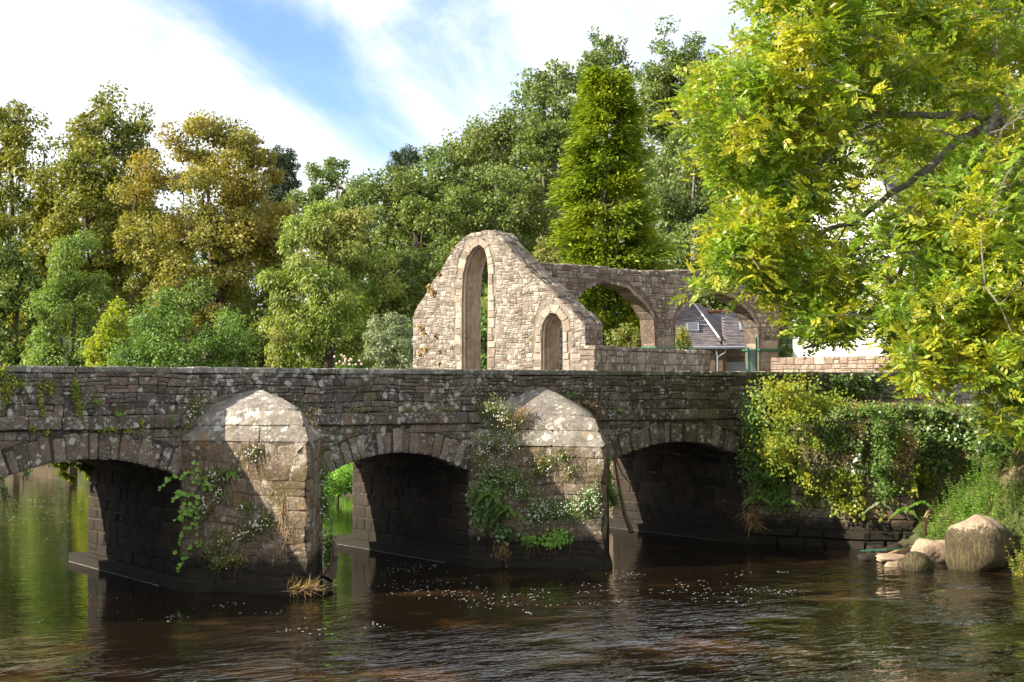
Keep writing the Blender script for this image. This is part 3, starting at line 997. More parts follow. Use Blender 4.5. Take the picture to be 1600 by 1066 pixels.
def window_order(path, parent):
    """dressed surround blocks and a moulded reveal following the opening"""
    P = np.array(path)
    c = P[:, 0].mean()
    # resample
    sg = np.linalg.norm(np.diff(P, axis=0), axis=1); cs = np.concatenate([[0], np.cumsum(sg)])
    n = int(cs[-1] / 0.12)
    S = np.linspace(0, cs[-1], n)
    Q = np.stack([np.interp(S, cs, P[:, 0]), np.interp(S, cs, P[:, 1])], -1)
    T = np.gradient(Q, axis=0); T /= np.linalg.norm(T, axis=1)[:, None]
    T[1:-1] = (T[:-2] + T[1:-1] + T[2:]) / 3
    N = np.stack([T[:, 1], -T[:, 0]], -1)          # into the opening (path runs up the left side)
    prof = [(-0.05, 0.02), (0.0, 0.02), (0.0, -0.10), (0.035, -0.13), (0.05, -0.17), (0.035, -0.21), (0.02, -0.25), (0.06, -0.29), (0.085, -0.33), (0.08, -0.38), (0.06, -0.42), (0.10, -0.48), (0.12, -0.55), (0.12, -0.80), (0.02, -GT)]
    prof = [(-0.05, 0.03), (0.0, 0.03), (0.0, -0.03), (0.03, -0.06), (0.075, -0.04), (0.10, -0.08), (0.085, -0.14), (0.11, -0.17), (0.155, -0.15), (0.185, -0.19), (0.17, -0.26), (0.20, -0.30), (0.215, -0.30), (0.22, -0.36), (0.20, -0.58), (0.0, -GT)]
    ks = np.clip((c + 0.25 - Q[:, 0]) / 0.5, 0.12, 1.0)
    V, F = [], []
    m_ = len(prof)
    for i in range(n):
        for (a, b) in prof:
            a = a * (ks[i] if a > 0 else 1)
            V.append(gmap(Q[i, 0] + N[i, 0] * a, Q[i, 1] + N[i, 1] * a, b))
    for i in range(n - 1):
        for j in range(m_ - 1):
            F.append((i * m_ + j, i * m_ + j + 1, (i + 1) * m_ + j + 1, (i + 1) * m_ + j))
    mesh('window_moulding', V, F, M['dressed'], parent, rnd=0.6)
    st = []
    i = 0
    while i < n - 1:
        k = min(n - 1, i + int(rg.integers(2, 4)))
        wo_ = rg.uniform(0.28, 0.38) if rg.random() < 0.6 else rg.uniform(0.2, 0.26)
        a, b = Q[i], Q[k]
        st.append(emit_stone([tuple(a - N[i] * 0.005), tuple(a - N[i] * wo_), tuple(b - N[k] * wo_), tuple(b - N[k] * 0.005)], gmap, 0.045, -0.2, rg, 0.007))
        i = k
    lay(st, parent, 'surround_stone', M['dressed'])


window_order(win1, gable)
window_order(win2, gable)


# ------------------------------------------------------------------ generic free-standing stone wall
def stone_wall(name, label, A, B, zb, zt, th, mat, coremat, seed, ch=(0.16, 0.26), sw=(0.22, 0.5), cope=True, outl=None, limit=280, cat='wall'):
    rg = np.random.default_rng(seed)
    A = np.array([A[0], A[1], 0.0]); B = np.array([B[0], B[1], 0.0])
    ln = np.linalg.norm(B - A); e = (B - A) / ln
    nrm = np.array([e[1], -e[0], 0.0])
    if nrm @ (CAM - A) < 0: nrm = -nrm
    t = thing(name, label, cat, (*((A + B) / 2)[:2], zb))
    mp = lambda u, v, w_: A + e * u + nrm * w_ + ZV * v
    za, zc = zt if isinstance(zt, tuple) else (zt, zt)
    loop = outl(ln) if outl else [(0, zb), (0, za), (ln, zc), (ln, zb)]
    V, F = prism(loop, mp, 0.0, -th)
    mesh('wall_core', V, F, coremat, t, rnd=0.5)
    pr = courses([loop], ch, sw, rg, 0.2)
    lay([emit_stone(p, wavy(mp, 0.01, seed), 0.03, -0.05, rg, 0.013) for p in pr], t, 'stone', mat, limit)
    for sd, U in ((-1, 0.0), (1, ln)):
        em_ = (lambda u, v, w_, sd=sd, U=U: mp(U + sd * w_, v, -u))
        hz = za if sd < 0 else zc
        pr = courses([[(0, zb), (th, zb), (th, hz), (0, hz)]], ch, sw, rg, 0.1)
        V, F, R = join([emit_stone(p, em_, 0.02, -0.05, rg, 0.013)[:3] for p in pr])
        tag(mesh('end_stones', V, F, mat, t, rnd=R), kind='stuff')
    if cope:
        st = []
        u = 0.0
        while u < ln:
            l = min(rg.uniform(0.3, 0.6), ln - u + 0.02)
            z0 = za + (zc - za) * u / ln; z1 = za + (zc - za) * (u + l) / ln
            r = rg.uniform(0.12, 0.2)
            st.append(emit_stone([(u, z0 + 0.003), (u + l, z1 + 0.003), (u + l, z1 + r), (u, z0 + r)], mp, 0.03, -th - 0.03, rg, 0.01))
            u += l
        lay(st, t, 'coping_stone', mat)
    return t, mp, e, nrm, ln


a_ = W(929, 603, 53.2); b_ = W(1110, 603, 61.5)
stone_wall('churchyard_wall', 'low dark stone wall running right from the chapel gable', a_, b_, 3.1, (5.16, 5.16), 0.6, M['arcade'], M['arcadecore'], 21, (0.24, 0.4), (0.35, 0.8))
a_ = W(1205, 603, 61); b_ = W(1398, 603, 56.4)
stone_wall('roadside_wall', 'pale sunlit block wall across the road behind the right end of the parapet', a_, b_, 3.0, (5.03, 5.03), 0.5, M['rubble'], M['arcadecore'], 22, (0.14, 0.26), (0.25, 0.55), cope=False)
a_ = W(1399, 603, 57.5); b_ = W(1680, 603, 62)
stone_wall('shaded_road_wall', 'brown stone wall behind the hanging ash branches at the right edge', a_, b_, 3.0, (5.05, 5.2), 0.5, M['rubble'], M['arcadecore'], 23, (0.25, 0.42), (0.3, 0.7), cope=False)
t_, mp_, e_, n_, l_ = stone_wall('gate_pillar', 'dark square stone gate pillar at the end of the bridge parapet', W(1476, 603, 43.5), W(1503, 603, 44.2), 3.1, (4.1, 4.1), 0.5, M['bridge'], M['core'], 24, (0.2, 0.3), (0.2, 0.4))

# ------------------------------------------------------------------ ruined arcade
A0 = W(838, 603, 61.8); A1 = W(1560, 603, 83.0)
A0[2] = A1[2] = 0
ae = (A1 - A0) / np.linalg.norm(A1 - A0)
an = np.array([ae[1], -ae[0], 0.0])
if an @ (CAM - A0) < 0: an = -an
AT = 0.85


def amap(u, v, w_): return A0 + ae * u + an * w_ + ZV * v


def auv(px, py):
    P = onplane(px, py, A0, an)
    return float((P - A0) @ ae), float(P[2])


arc = thing('ruined_arcade', 'roofless dark stone arcade wall of pointed arches behind the chapel gable', 'ruin', tuple(A0[:2]) + (3.2,))
arches = []
bays = [((886, 545), (893, 480), (915, 452), (944, 440.5), (980, 451), (1006, 475), (1021, 499), (1024, 545)),
        ((1054, 545), (1057, 497), (1070, 480), (1096, 464), (1120, 457), (1146, 467), (1170, 488), (1184, 512), (1186, 545)),
        ((1216, 545), (1219, 512), (1235, 488), (1262, 472), (1285, 480), (1306, 492), (1322, 515), (1325, 545)),
        ((1348, 545), (1351, 512), (1366, 492), (1390, 479), (1414, 488), (1432, 505), (1440, 520), (1442, 545))]
for b in bays: arches.append([auv(*p) for p in b])
zt0, zt1 = auv(850, 413)[1], auv(1100, 425)[1]
al_ = auv(1560, 500)[0]
o = [(0.0, 2.6), (0.0, zt0), (3.0, zt0 + 0.03), (6.0, zt0 - 0.06), (9.5, zt1 + 0.02), (14, zt1 - 0.1), (al_, zt1 - 0.25), (al_, 2.6)]
notch = []
for b in arches[::-1]:
    r = b[::-1]
    notch += [(r[0][0], 2.6)] + r + [(r[-1][0], 2.6)]
V, F = prism(o + notch, amap, 0.0, -AT)
mesh('wall_core', V, F, M['arcadecore'], arc, rnd=0.5)
rg = np.random.default_rng(8)
notch2 = []
for b in arches[::-1]:
    c = sum(p[0] for p in b) / len(b)
    zt_ = max(p[1] for p in b)
    r = [(p[0] + (0.26 if p[0] > c else -0.26) * (0 if p[1] < 5.9 else 1), p[1] + (0.28 if p[1] > zt_ - 0.9 else 0.0)) for p in b][::-1]
    notch2 += [(r[0][0], 2.6)] + r + [(r[-1][0], 2.6)]
pr = courses([o + notch2], (0.16, 0.30), (0.2, 0.55), rg, 0.2)
pr = [p for p in pr if not (p[0][0] > 0 and any(b[0][0] > p[0][0] > a[-1][0] - 0.1 for a, b in zip(arches[:-1], arches[1:])) and p[2][1] < 5.8)]
lay([emit_stone(p, wavy(amap, 0.012, 3.0), 0.03, -0.05, rg, 0.014) for p in pr], arc, 'stone', M['arcade'], 295)
pm, ln = path_map([(0.0, zt0), (3.0, zt0 + 0.03), (6.0, zt0 - 0.06), (9.5, zt1 + 0.02), (14, zt1 - 0.1), (al_, zt1 - 0.25)], amap)
st = []
u = 0
while u < ln - 0.1:
    l = min(rg.uniform(0.3, 0.6), ln - u)
    st.append(emit_stone([(u, -0.02), (u + l, -0.02), (u + l, AT + 0.02), (u, AT + 0.02)], pm, 0.07, -0.05, rg, 0.01))
    u += l
lay(st, arc, 'capping_stone', M['arcade'])
# arch rings with a chamfer, pillar drums
for b in arches:
    P = np.array(b[1:-1])
    T = np.gradient(P, axis=0); T /= np.linalg.norm(T, axis=1)[:, None]
    N = np.stack([-T[:, 1], T[:, 0]], -1)
    st = []
    for i in range(len(P) - 1):
        k2 = 2
        for s in range(k2):
            f0, f1 = s / k2, (s + 1) / k2
            a, c_ = P[i] * (1 - f0) + P[i + 1] * f0, P[i] * (1 - f1) + P[i + 1] * f1
            n0, n1 = N[i] * (1 - f0) + N[i + 1] * f0, N[i] * (1 - f1) + N[i + 1] * f1
            st.append(emit_stone([tuple(a - n0 * 0.01), tuple(c_ - n1 * 0.01), tuple(c_ + n1 * 0.16), tuple(a + n0 * 0.16)], amap, 0.04, -AT + 0.1, rg, 0.006))
    lay(st, arc, 'arch_stone', M['arcade'])
edges = [(arches[i][-1][0], arches[i + 1][0][0]) for i in range(len(arches) - 1)]
for (l, r) in edges:
    z = 3.0
    while z < 6.0:
        h_ = min(rg.uniform(0.35, 0.5), 6.02 - z)
        c = 0.16
        w0, w1 = 0.06, -AT - 0.04
        poly = [(l - 0.02 + c, w0), (r + 0.02 - c, w0), (r + 0.02, w0 - c), (r + 0.02, w1 + c), (r + 0.02 - c, w1), (l - 0.02 + c, w1), (l - 0.02, w1 + c), (l - 0.02, w0 - c)]
        V, F = prism(poly, lambda u, v, w_: amap(u, w_, v), z, z + h_ - 0.012)
        mesh('pillar_block', V, F, M['arcpillar'], arc, rnd=float(rg.random()))
        z += h_
    # green strap round the pillar
    V, F = box(amap((l + r) / 2, 5.57, -AT / 2), (r - l + 0.16, AT + 0.26, 0.07), (ae, an, ZV))
    mesh('green_band', V, F, M['green'], arc)


# ------------------------------------------------------------------ houses
def slab(pts, th=0.16):
    P = [np.array(p, float) for p in pts]
    n = np.cross(P[1] - P[0], P[2] - P[0]); n /= np.linalg.norm(n)
    if n[2] < 0: n = -n
    k = len(P)
    V = P + [p - n * th for p in P]
    F = [tuple(range(k)), tuple(range(k, 2 * k))[::-1]] + [(i, (i + 1) % k, k + (i + 1) % k, k + i) for i in range(k)]
    return V, F


def slates(parent, a, b, c, d, mat, seed, rows=14):
    """courses of slate across the quad a-b (eaves) d-c (ridge)"""
    rg = np.random.default_rng(seed)
    a, b, c, d = [np.array(p, float) for p in (a, b, c, d)]
    n = np.cross(b - a, d - a); n /= np.linalg.norm(n)
    if n[2] < 0: n = -n
    V, F, R = [], [], []
    for r in range(rows):
        t0, t1 = r / rows, (r + 1) / rows
        l0, r0 = a + (d - a) * t0, b + (c - b) * t0
        l1, r1 = a + (d - a) * t1, b + (c - b) * t1
        m_ = max(2, int(np.linalg.norm(r0 - l0) / 0.3))
        off = 0.5 * (r % 2) / m_
        for k in range(m_):
            f0, f1 = k / m_ + off, (k + 1) / m_ + off - 0.004
            f0, f1 = min(f0, 1), min(f1, 1)
            if f1 - f0 < 0.01: continue
            up0, up1 = 0.035 + rg.uniform(0, 0.012), 0.01
            q_ = [l0 + (r0 - l0) * f0 + n * up0, l0 + (r0 - l0) * f1 + n * up0, l1 + (r1 - l1) * f1 + n * up1, l1 + (r1 - l1) * f0 + n * up1]
            k0 = len(V)
            V += q_ + [q_[0] - n * 0.03, q_[1] - n * 0.03]
            F += [(k0, k0 + 1, k0 + 2, k0 + 3), (k0 + 4, k0 + 5, k0 + 1, k0)]
            R += [float(rg.random())] * 6
    return tag(mesh('slates', V, F, mat, parent, rnd=R), kind='stuff')


def window_on(parent, P0, e, n, w_, h_, z0):
    """sash window: frame, panes; P0 lower left corner on the wall, e along, n outward"""
    P0 = np.array(P0, float)
    c = P0 + e * w_ / 2 + ZV * h_ / 2
    fr = [box(c + ZV * s * h_ / 2 + n * 0.02, (w_ + 0.08, 0.1, 0.07), (e, n, ZV)) for s in (-1, 1)]
    fr += [box(c + e * s * w_ / 2 + n * 0.02, (0.07, 0.1, h_ - 0.08), (e, n, ZV)) for s in (-1, 1)]
    fr += [box(c + n * 0.02, (0.05, 0.08, h_ - 0.08), (e, n, ZV))]
    V, F, _ = join(fr)
    f = mesh('window_frame', V, F, M['white'], parent)
    V, F = box(c + n * 0.012, (w_ - 0.07, 0.02, h_ - 0.07), (e, n, ZV))
    mesh('pane', V, F, M['glasspane'], f)
    V, F = box(c - ZV * (h_ / 2 + 0.09) + n * 0.06, (w_ + 0.3, 0.2, 0.08), (e, n, ZV))
    mesh('sill', V, F, M['dressed'], f, rnd=0.7)


def house(name, label, cpx, D, ang, wid, dep, zb, ze, zr, seed, wins=3, wall='white', chim=True):
    """gabled house; ang = heading of its long side from the picture plane, ridge along the long side"""
    e = math.cos(ang) * RV + math.sin(ang) * FH
    n = np.array([e[1], -e[0], 0.0])
    c = W(cpx, 603, D); c[2] = 0
    if n @ (CAM - c) < 0: n = -n
    t = thing(name, label, 'house', (c[0], c[1], zb))
    mp = lambda u, v, w_: c + e * w_ + n * u + ZV * v       # section across depth
    sec = [(dep / 2, zb), (dep / 2, ze), (0, zr - 0.16), (-dep / 2, ze), (-dep / 2, zb)]
    V, F = prism(sec, mp, -wid / 2, wid / 2)
    mesh('walls', V, F, M[wall], t)
    ov = 0.25
    sl_ = (zr - ze) / (dep / 2)
    for sd in (1, -1):
        p = [mp(sd * (dep / 2 + ov), ze - ov * sl_, -wid / 2 - ov), mp(sd * (dep / 2 + ov), ze - ov * sl_, wid / 2 + ov), mp(0, zr, wid / 2 + ov), mp(0, zr, -wid / 2 - ov)]
        V, F = slab(p, 0.14)
        rf = mesh('roof', V, F, M['slate'], t, rnd=0.5)
        slates(rf, p[0], p[1], p[2], p[3], M['slate'], seed + sd)
    V, F = tube([mp(0, zr + 0.02, -wid / 2 - ov), mp(0, zr + 0.02, wid / 2 + ov)], 0.11, 6)
    mesh('ridge_tiles', V, F, M['ridge'], t)
    V, F = tube([mp(dep / 2 + ov + 0.05, ze - ov * sl_ - 0.03, -wid / 2 - ov), mp(dep / 2 + ov + 0.05, ze - ov * sl_ - 0.03, wid / 2 + ov)], 0.07, 6)
    mesh('gutter', V, F, M['zinc'], t)
    if chim:
        V, F = box(mp(0, zr + 0.5, -wid / 2 + 0.5), (0.8, 0.6, 1.8), (n, e, ZV))
        mesh('chimney', V, F, M['cream'], t)
    for k in range(wins):
        u = -wid / 2 + (k + 0.5) * wid / wins
        for z0 in ([zb + 1.0, zb + 3.7] if ze - zb > 4.8 else [zb + 1.0]):
            window_on(t, mp(dep / 2, z0, u - 0.45), e, n, 0.9, 1.25, 0)
    for z0 in [zb + 1.0, zb + 3.7, zb + 6.2]:
        if z0 + 1.3 < zr - 1.0:
            window_on(t, mp(0.45, z0, -wid / 2), -n, -e, 0.9, 1.2, 0)
    return t


house('white_gabled_house', 'white rendered house with slate gable seen through the middle of the ash tree', 1400, 70.0, math.radians(50), 9.0, 5.6, 3.0, 11.4, 15.2, 40)
house('white_long_house', 'long white house with slate roof behind the right side of the ash tree', 1600, 76.0, math.radians(10), 11.0, 7.0, 3.0, 9.5, 14.3, 50, 4)

ob = thing('slate_outbuilding', 'low outbuilding with slate roofs and zinc gutter seen through the second arcade arch', 'building', tuple(W(1120, 603, 76)[:2]) + (3.2,))
oD = 73.0
e1, e2, e3 = W(1030, 541, oD), W(1128, 541.5, oD), W(1215, 540, oD)
r1, r2 = W(1030, 466, oD + 5.5), W(1083, 474, oD + 5.5)
v2 = W(1127, 487, oD + 4.0); r3 = W(1215, 487, oD + 4.5); e2b = W(1127.5, 529, oD + 0.6)
rf = mesh('left_roof', *slab([e1, e2, r2, r1]), M['slate'], ob, rnd=0.3)
slates(rf, e1, e2, r2, r1, M['slate'], 3, 24)
mesh('hip_roof', *slab([e2b - ZV * 0.03, W(1128, 489, oD + 7), W(1083, 474.5, oD + 5.6)]), M['slate'], ob, rnd=0.2)
mesh('back_roof', *slab([W(1098, 494, oD + 6.0), W(1131, 530, oD + 2.2), W(1131, 491, oD + 6.0)]), M['slate'], ob, rnd=0.4)
rf = mesh('right_roof', *slab([e2 + RV * 0.05 + ZV * 0.02, e3, r3, v2]), M['slate'], ob, rnd=0.8)
slates(rf, e2 + RV * 0.05, e3, r3, v2, M['slate'], 4, 24)
mesh('verge_flashing', *tube([W(1085, 475, oD + 5.3), W(1124, 528, oD + 0.4)], 0.05, 4), M['white'], ob)
mesh('ridge_tiles', *tube([W(1097, 488, oD + 5.9), W(1130, 487, oD + 4.2), r3 + ZV * 0.04], 0.09, 6), M['ridge'], ob)
mesh('lead_flashing', *tube([W(1068, 506, oD + 2.4), W(1106, 508.5, oD + 2.3)], 0.05, 4), M['zinc'], ob)
for (cx0, cy0, dd_) in ((1082, 513, 2.0), (1165, 512, 2.1)):
    c = W(cx0, cy0, oD + dd_)
    sl2 = (r2 - e2); sl2 = (r1 - e1) / np.linalg.norm(r1 - e1)
    aa_ = (e2 - e1) / np.linalg.norm(e2 - e1)
    nn = np.cross(aa_, sl2); nn = nn if nn[2] > 0 else -nn
    s_ = mesh('skylight', *box(c + nn * 0.06, (0.62, 1.0, 0.10), (aa_, sl2, nn)), M['zinc'], ob)
    mesh('pane', *box(c + nn * 0.12, (0.46, 0.82, 0.02), (aa_, sl2, nn)), M['glasspane'], s_)
mesh('gutter', *tube([e1 - ZV * 0.06, e2 - ZV * 0.06, e3 - ZV * 0.06], 0.075, 6), M['zinc'], ob)
bw = oD + 0.4
mesh('left_wall', *box((W(1080, 603, bw) * [1, 1, 0]) + ZV * 4.4, (3.4, 0.3, 2.8), (RV, FH, ZV)), M['timber'], ob)
mesh('back_wall', *box((W(1170, 603, bw + 1.2) * [1, 1, 0]) + ZV * 4.4, (2.9, 0.2, 2.7), (RV, FH, ZV)), M['cream'], ob)
mesh('door_panel', *box((W(1150, 603, bw + 0.6) * [1, 1, 0]) + ZV * 4.1, (1.3, 0.08, 1.9), (RV, FH, ZV)), M['paleblue'], ob)
mesh('lintel', *box(W(1150, 559, bw + 0.5), (1.35, 0.14, 0.14), (RV, FH, ZV)), M['timber'], ob)
for pxx in (1114, 1126):
    mesh('post', *box((W(pxx, 603, bw - 0.1) * [1, 1, 0]) + ZV * 4.4, (0.2, 0.2, 2.7), (RV, FH, ZV)), M['timber'], ob)
mesh('downpipe', *tube([W(1134, 545, bw - 0.35), W(1133, 551, bw - 0.35), W(1121, 558, bw - 0.35), W(1121, 600, bw - 0.35)], 0.045, 6), M['zinc'], ob)
mesh('downpipe', *tube([W(1119, 545, bw - 0.35), W(1120, 553, bw - 0.35), W(1121, 556, bw - 0.35)], 0.045, 6), M['zinc'], ob)
gs = thing('green_screen', 'green-posted plastic screen standing beside the second arcade pillar', 'screen', tuple(W(1176, 603, 69)[:2]) + (3.2,))
for pxx, tp in ((1169, 543), (1182, 528)):
    P = W(pxx, tp, 69); mesh('post', *box((P * [1, 1, 0]) + ZV * (3.2 + P[2]) / 2, (0.07, 0.07, P[2] - 3.2), (RV, FH, ZV)), M['green'], gs)
M['plastic'] = plain('corrugated_sheet', (0.30, 0.34, 0.30), 0.4, 0.1, 3.0)
V, F = [], []
for i in range(13):
    P = W(1170 + i, 546, 69.0 + (0.03 if i % 2 else -0.03)); V += [P, P * [1, 1, 0] + ZV * 3.2]
for i in range(12): F.append((2 * i, 2 * i + 1, 2 * i + 3, 2 * i + 2))
mesh('corrugated_sheet', V, F, M['plastic'], gs)
ps = mesh('pipe', *tube([W(1057, 534, 68.2), W(1066, 543, 68.3), W(1085, 547, 68.4)], 0.04, 6), M['green'], gs)


# ------------------------------------------------------------------ foliage
def unit(v):
    return v / (np.linalg.norm(v, axis=-1, keepdims=True) + 1e-9)


def leaf_quads(P, T, N, Ln, Wd, rg, fold=0.12):
    """P base points, T along the leaf, N rough normal"""
    n = len(P)
    S = unit(np.cross(N, T)); N = np.cross(T, S)
    Ln = np.broadcast_to(np.asarray(Ln, float).reshape(-1, 1), (n, 1)); Wd = np.broadcast_to(np.asarray(Wd, float).reshape(-1, 1), (n, 1))
    V = np.empty((n, 4, 3))
    V[:, 0] = P
    V[:, 1] = P + T * Ln * 0.45 + S * Wd * 0.5 + N * Ln * fold
    V[:, 2] = P + T * Ln
    V[:, 3] = P + T * Ln * 0.45 - S * Wd * 0.5 + N * Ln * fold
    return V.reshape(-1, 3)


def leaf_obj(name, V, mat, parent, rg, rnd=None, loc=None):
    n = len(V) // 4
    F = np.arange(n * 4).reshape(n, 4)
    r = rg.random(n) if rnd is None else rnd
    return mesh(name, V, F, mat, parent, rnd=np.repeat(r, 4), loc=loc)


def grow(base, top, tips, rg, r0, rtip=0.02, sides=5, wob=0.06, low=0.15, lean=None):
    """trunk and limbs that reach every tip"""
    base = np.array(base, float); top = np.array(top, float)
    H = np.linalg.norm(top - base)
    nodes, par = [], []
    n0 = 7
    for i in range(n0 + 1):
        t = i / n0
        nodes.append(base * (1 - t) + top * t + (rg.normal(0, wob * H * 0.12, 3) * [1, 1, 0] if 0 < i else 0) * 1.0)
        par.append(i - 1)
    order = np.argsort(np.linalg.norm((tips - (base + top) / 2) * [1, 1, 0.6], axis=1))
    usable = [i for i in range(len(nodes)) if i / n0 > low]
    for k in order:
        tip = tips[k]
        A = np.array([nodes[i] for i in usable])
        d = np.linalg.norm(A - tip, axis=1) + 0.5 * np.maximum(A[:, 2] - tip[2] + 0.15 * np.linalg.norm((A - tip)[:, :2], axis=1), 0)
        j = usable[int(np.argmin(d))]
        a = nodes[j]
        L_ = np.linalg.norm(tip - a)
        m_ = 3 if L_ > 1.0 else 2
        prev = j
        for s in range(1, m_ + 1):
            t = s / m_
            p = a * (1 - t) + tip * t + ZV * 0.10 * L_ * math.sin(math.pi * t) + rg.normal(0, 0.05 * L_, 3) * (0 if s == m_ else 1)
            nodes.append(p); par.append(prev); prev = len(nodes) - 1
            usable.append(prev)
    cnt = np.zeros(len(nodes))
    ch = np.ones(len(nodes), bool)
    for p in par:
        if p >= 0: ch[p] = False
    cnt[ch] = 1
    for i in range(len(nodes) - 1, 0, -1):
        cnt[par[i]] += cnt[i]
    tot = cnt[0]
    rad = rtip + (r0 - rtip) * (cnt / tot) ** 0.62
    for i in range(n0 + 1):
        rad[i] = max(rad[i], r0 * (1 - 0.8 * i / n0))
    parts = []
    for i in range(1, len(nodes)):
        j = par[i]
        ra = min(rad[j], rad[i] * 1.5) if i > n0 else rad[j]
        parts.append(tube([nodes[j], nodes[i]], [ra, rad[i]], sides, cap=False))
    V, F, _ = join(parts)
    return V, F


def blob_tips(c, ax, n, rg, shell=0.45, lobes=5, flat_bottom=0.3, taper=0.0):
    """clump centres filling an uneven crown"""
    d = unit(rg.normal(size=(n * 3, 3)))
    lb = unit(rg.normal(size=(lobes, 3)) + [0, 0, 0.2])
    lump = 0.78 + 0.28 * np.max(np.clip(d @ lb.T, 0, 1) ** 4, axis=1)
    r = (shell + (1 - shell) * rg.random(n * 3) ** 0.6) * lump
    P = d * r[:, None]
    if taper:
        k = 1 - taper * np.clip(P[:, 2], -0.2, 1)
        P[:, 0] *= k; P[:, 1] *= k
    P = P[P[:, 2] > -1 + flat_bottom * rg.random(len(P))]
    return np.array(c) + P[:n] * ax


def clump_leaves(tips, rc, per, size, rg, aspect=0.6, droop=0.0, up=0.5, squash=0.75):
    n = len(tips) * per
    C = np.repeat(tips, per, 0)
    rcs = np.repeat(rc * rg.uniform(0.6, 1.35, len(tips)), per)
    d = unit(rg.normal(size=(n, 3)))
    r = rg.random(n) ** 0.36
    off = d * (r * rcs)[:, None] * [1, 1, squash]
    P = C + off
    N = unit(d * 0.8 + ZV * up + rg.normal(0, 0.42, (n, 3)))
    T = unit(np.cross(N, rg.normal(size=(n, 3))) + d * 0.5 + ZV * (-droop))
    s = size * rg.uniform(0.6, 1.35, n)
    return leaf_quads(P, T, N, s, s * aspect, rg)


def tree(name, label, px, ytop, D, wpx, leafmat, size, seed, cover=5.0, zbot=0.25, trunkless=False, aspect=0.6, droop=0.0, rc=None, lobes=6, shell=0.45, taper=0.0, bark='bark', group=None, cat='tree', base=None, deep=0.8, flower=None, yb=None):
    rg = np.random.default_rng(seed)
    size *= 0.74; cover *= 1.6; wpx *= 1.14
    P = W(px, 603, D)
    gz = float(ground(P[0], P[1])) if base is None else base
    zt = float(W(px, ytop, D)[2])
    H = zt - gz
    wd = wpx * D / FPX
    cz0 = gz + H * zbot
    if yb is not None: cz0 = float(W(px, yb, D)[2])
    ax = np.array([wd / 2, wd / 2 * deep, (zt - cz0) / 2])
    c = np.array([P[0], P[1], (zt + cz0) / 2])
    rc = (rc or max(0.35, min(ax) * 0.27)) * 0.85
    n = int(2.4 * (ax[0] * ax[2]) / (rc * rc) + 8)
    loc = (P[0], P[1], gz)
    t = thing(name, label, cat, loc, group)
    # crown axes follow the picture plane
    tips = blob_tips((0, 0, 0), ax - np.minimum(rc * 0.6, ax * 0.4), n, rg, shell, lobes, 0.3, taper)
    tips = c + tips[:, :1] * RV + tips[:, 1:2] * FH + tips[:, 2:] * ZV
    area = math.pi * ax[0] * ax[2]
    per = int(cover * area / (0.5 * size * size * aspect) / n * 0.5) + 4
    V = clump_leaves(tips, rc, per, size, rg, aspect, droop)
    leaf_obj('crown', V, leafmat, t, rg)
    V, F = grow((P[0], P[1], gz - 0.3), (c[0], c[1], c[2] + ax[2] * 0.45), tips, rg, max(0.05, H * 0.022), 0.015, 5, low=0.1 if trunkless else 0.25)
    mesh('trunk', V, F, M[bark], t)
    return t, tips, per


NQ = 0
def T_(*a, **k):
    return tree(*a, **k)


# left bank of the river bend
T_('chestnut_tree', 'tall dark chestnut tree with yellowing top at the left edge', 15, 122, 88, 195, L['chestnut'], 0.30, 1, zbot=0.05, taper=0.25, lobes=8)
T_('chestnut_tree', 'tallest yellow-topped chestnut tree rising above its neighbours on the left', 170, 124, 96, 170, L['chestnut'], 0.32, 2, zbot=0.2, taper=0.0, yb=420)
T_('chestnut_tree', 'olive-green chestnut tree below the tallest left-hand treetop', 130, 195, 86, 225, L['chestnut'], 0.30, 3, zbot=0.05, taper=0.2)
T_('lime_tree', 'big rounded lime tree with golden-brown leaves left of centre', 325, 154, 80, 305, L['lime'], 0.26, 4, zbot=0.1, lobes=9, rc=1.0, taper=0.0, cover=5.5)
T_('ash_sapling', 'feathery light green tree under the olive chestnut on the left', 115, 355, 74, 185, L['willow'], 0.26, 5, zbot=0.02, aspect=0.35, taper=0.4, droop=0.5)
T_('yellow_shrub', 'bright yellow-green shrub on the left beside the round hazel', 170, 452, 68, 110, L['yellow'], 0.19, 6, trunkless=True, zbot=0.0, cat='shrub', taper=0.2)
T_('hazel_bush', 'broad round green hazel bush with thin stems behind the left parapet', 288, 420, 65, 245, L['hazel'], 0.17, 7, trunkless=True, zbot=0.18, cat='shrub', rc=0.7)
T_('cherry_tree', 'light green cherry tree with drooping leaves left of the chapel gable', 515, 276, 69, 225, L['cherry'], 0.24, 8, zbot=0.04, aspect=0.42, droop=1.0, taper=0.55, rc=0.75, lobes=10)
T_('silver_shrub', 'grey-green shrub against the left side of the chapel gable', 618, 478, 62.5, 95, L['silver'], 0.16, 9, trunkless=True, zbot=0.0, cat='shrub', aspect=0.4)
T_('dark_understorey_tree', 'dark shaded tree at the far left beneath the chestnuts', 25, 360, 79, 120, L['oak'], 0.28, 10, zbot=0.0)
T_('dark_backing_tree', 'shadowy green tree behind the gap between chestnuts and lime', 225, 245, 98, 190, L['chestnut'], 0.3, 13, zbot=0.0)
T_('dark_backing_tree', 'shadowy green tree low behind the right side of the golden lime', 385, 300, 100, 170, L['oak'], 0.3, 14, zbot=0.0)
T_('hedge_tree', 'green tree filling the gap between the lime and the cherry tree', 420, 410, 78, 110, L['oak'], 0.26, 12, zbot=0.0, taper=0.3)
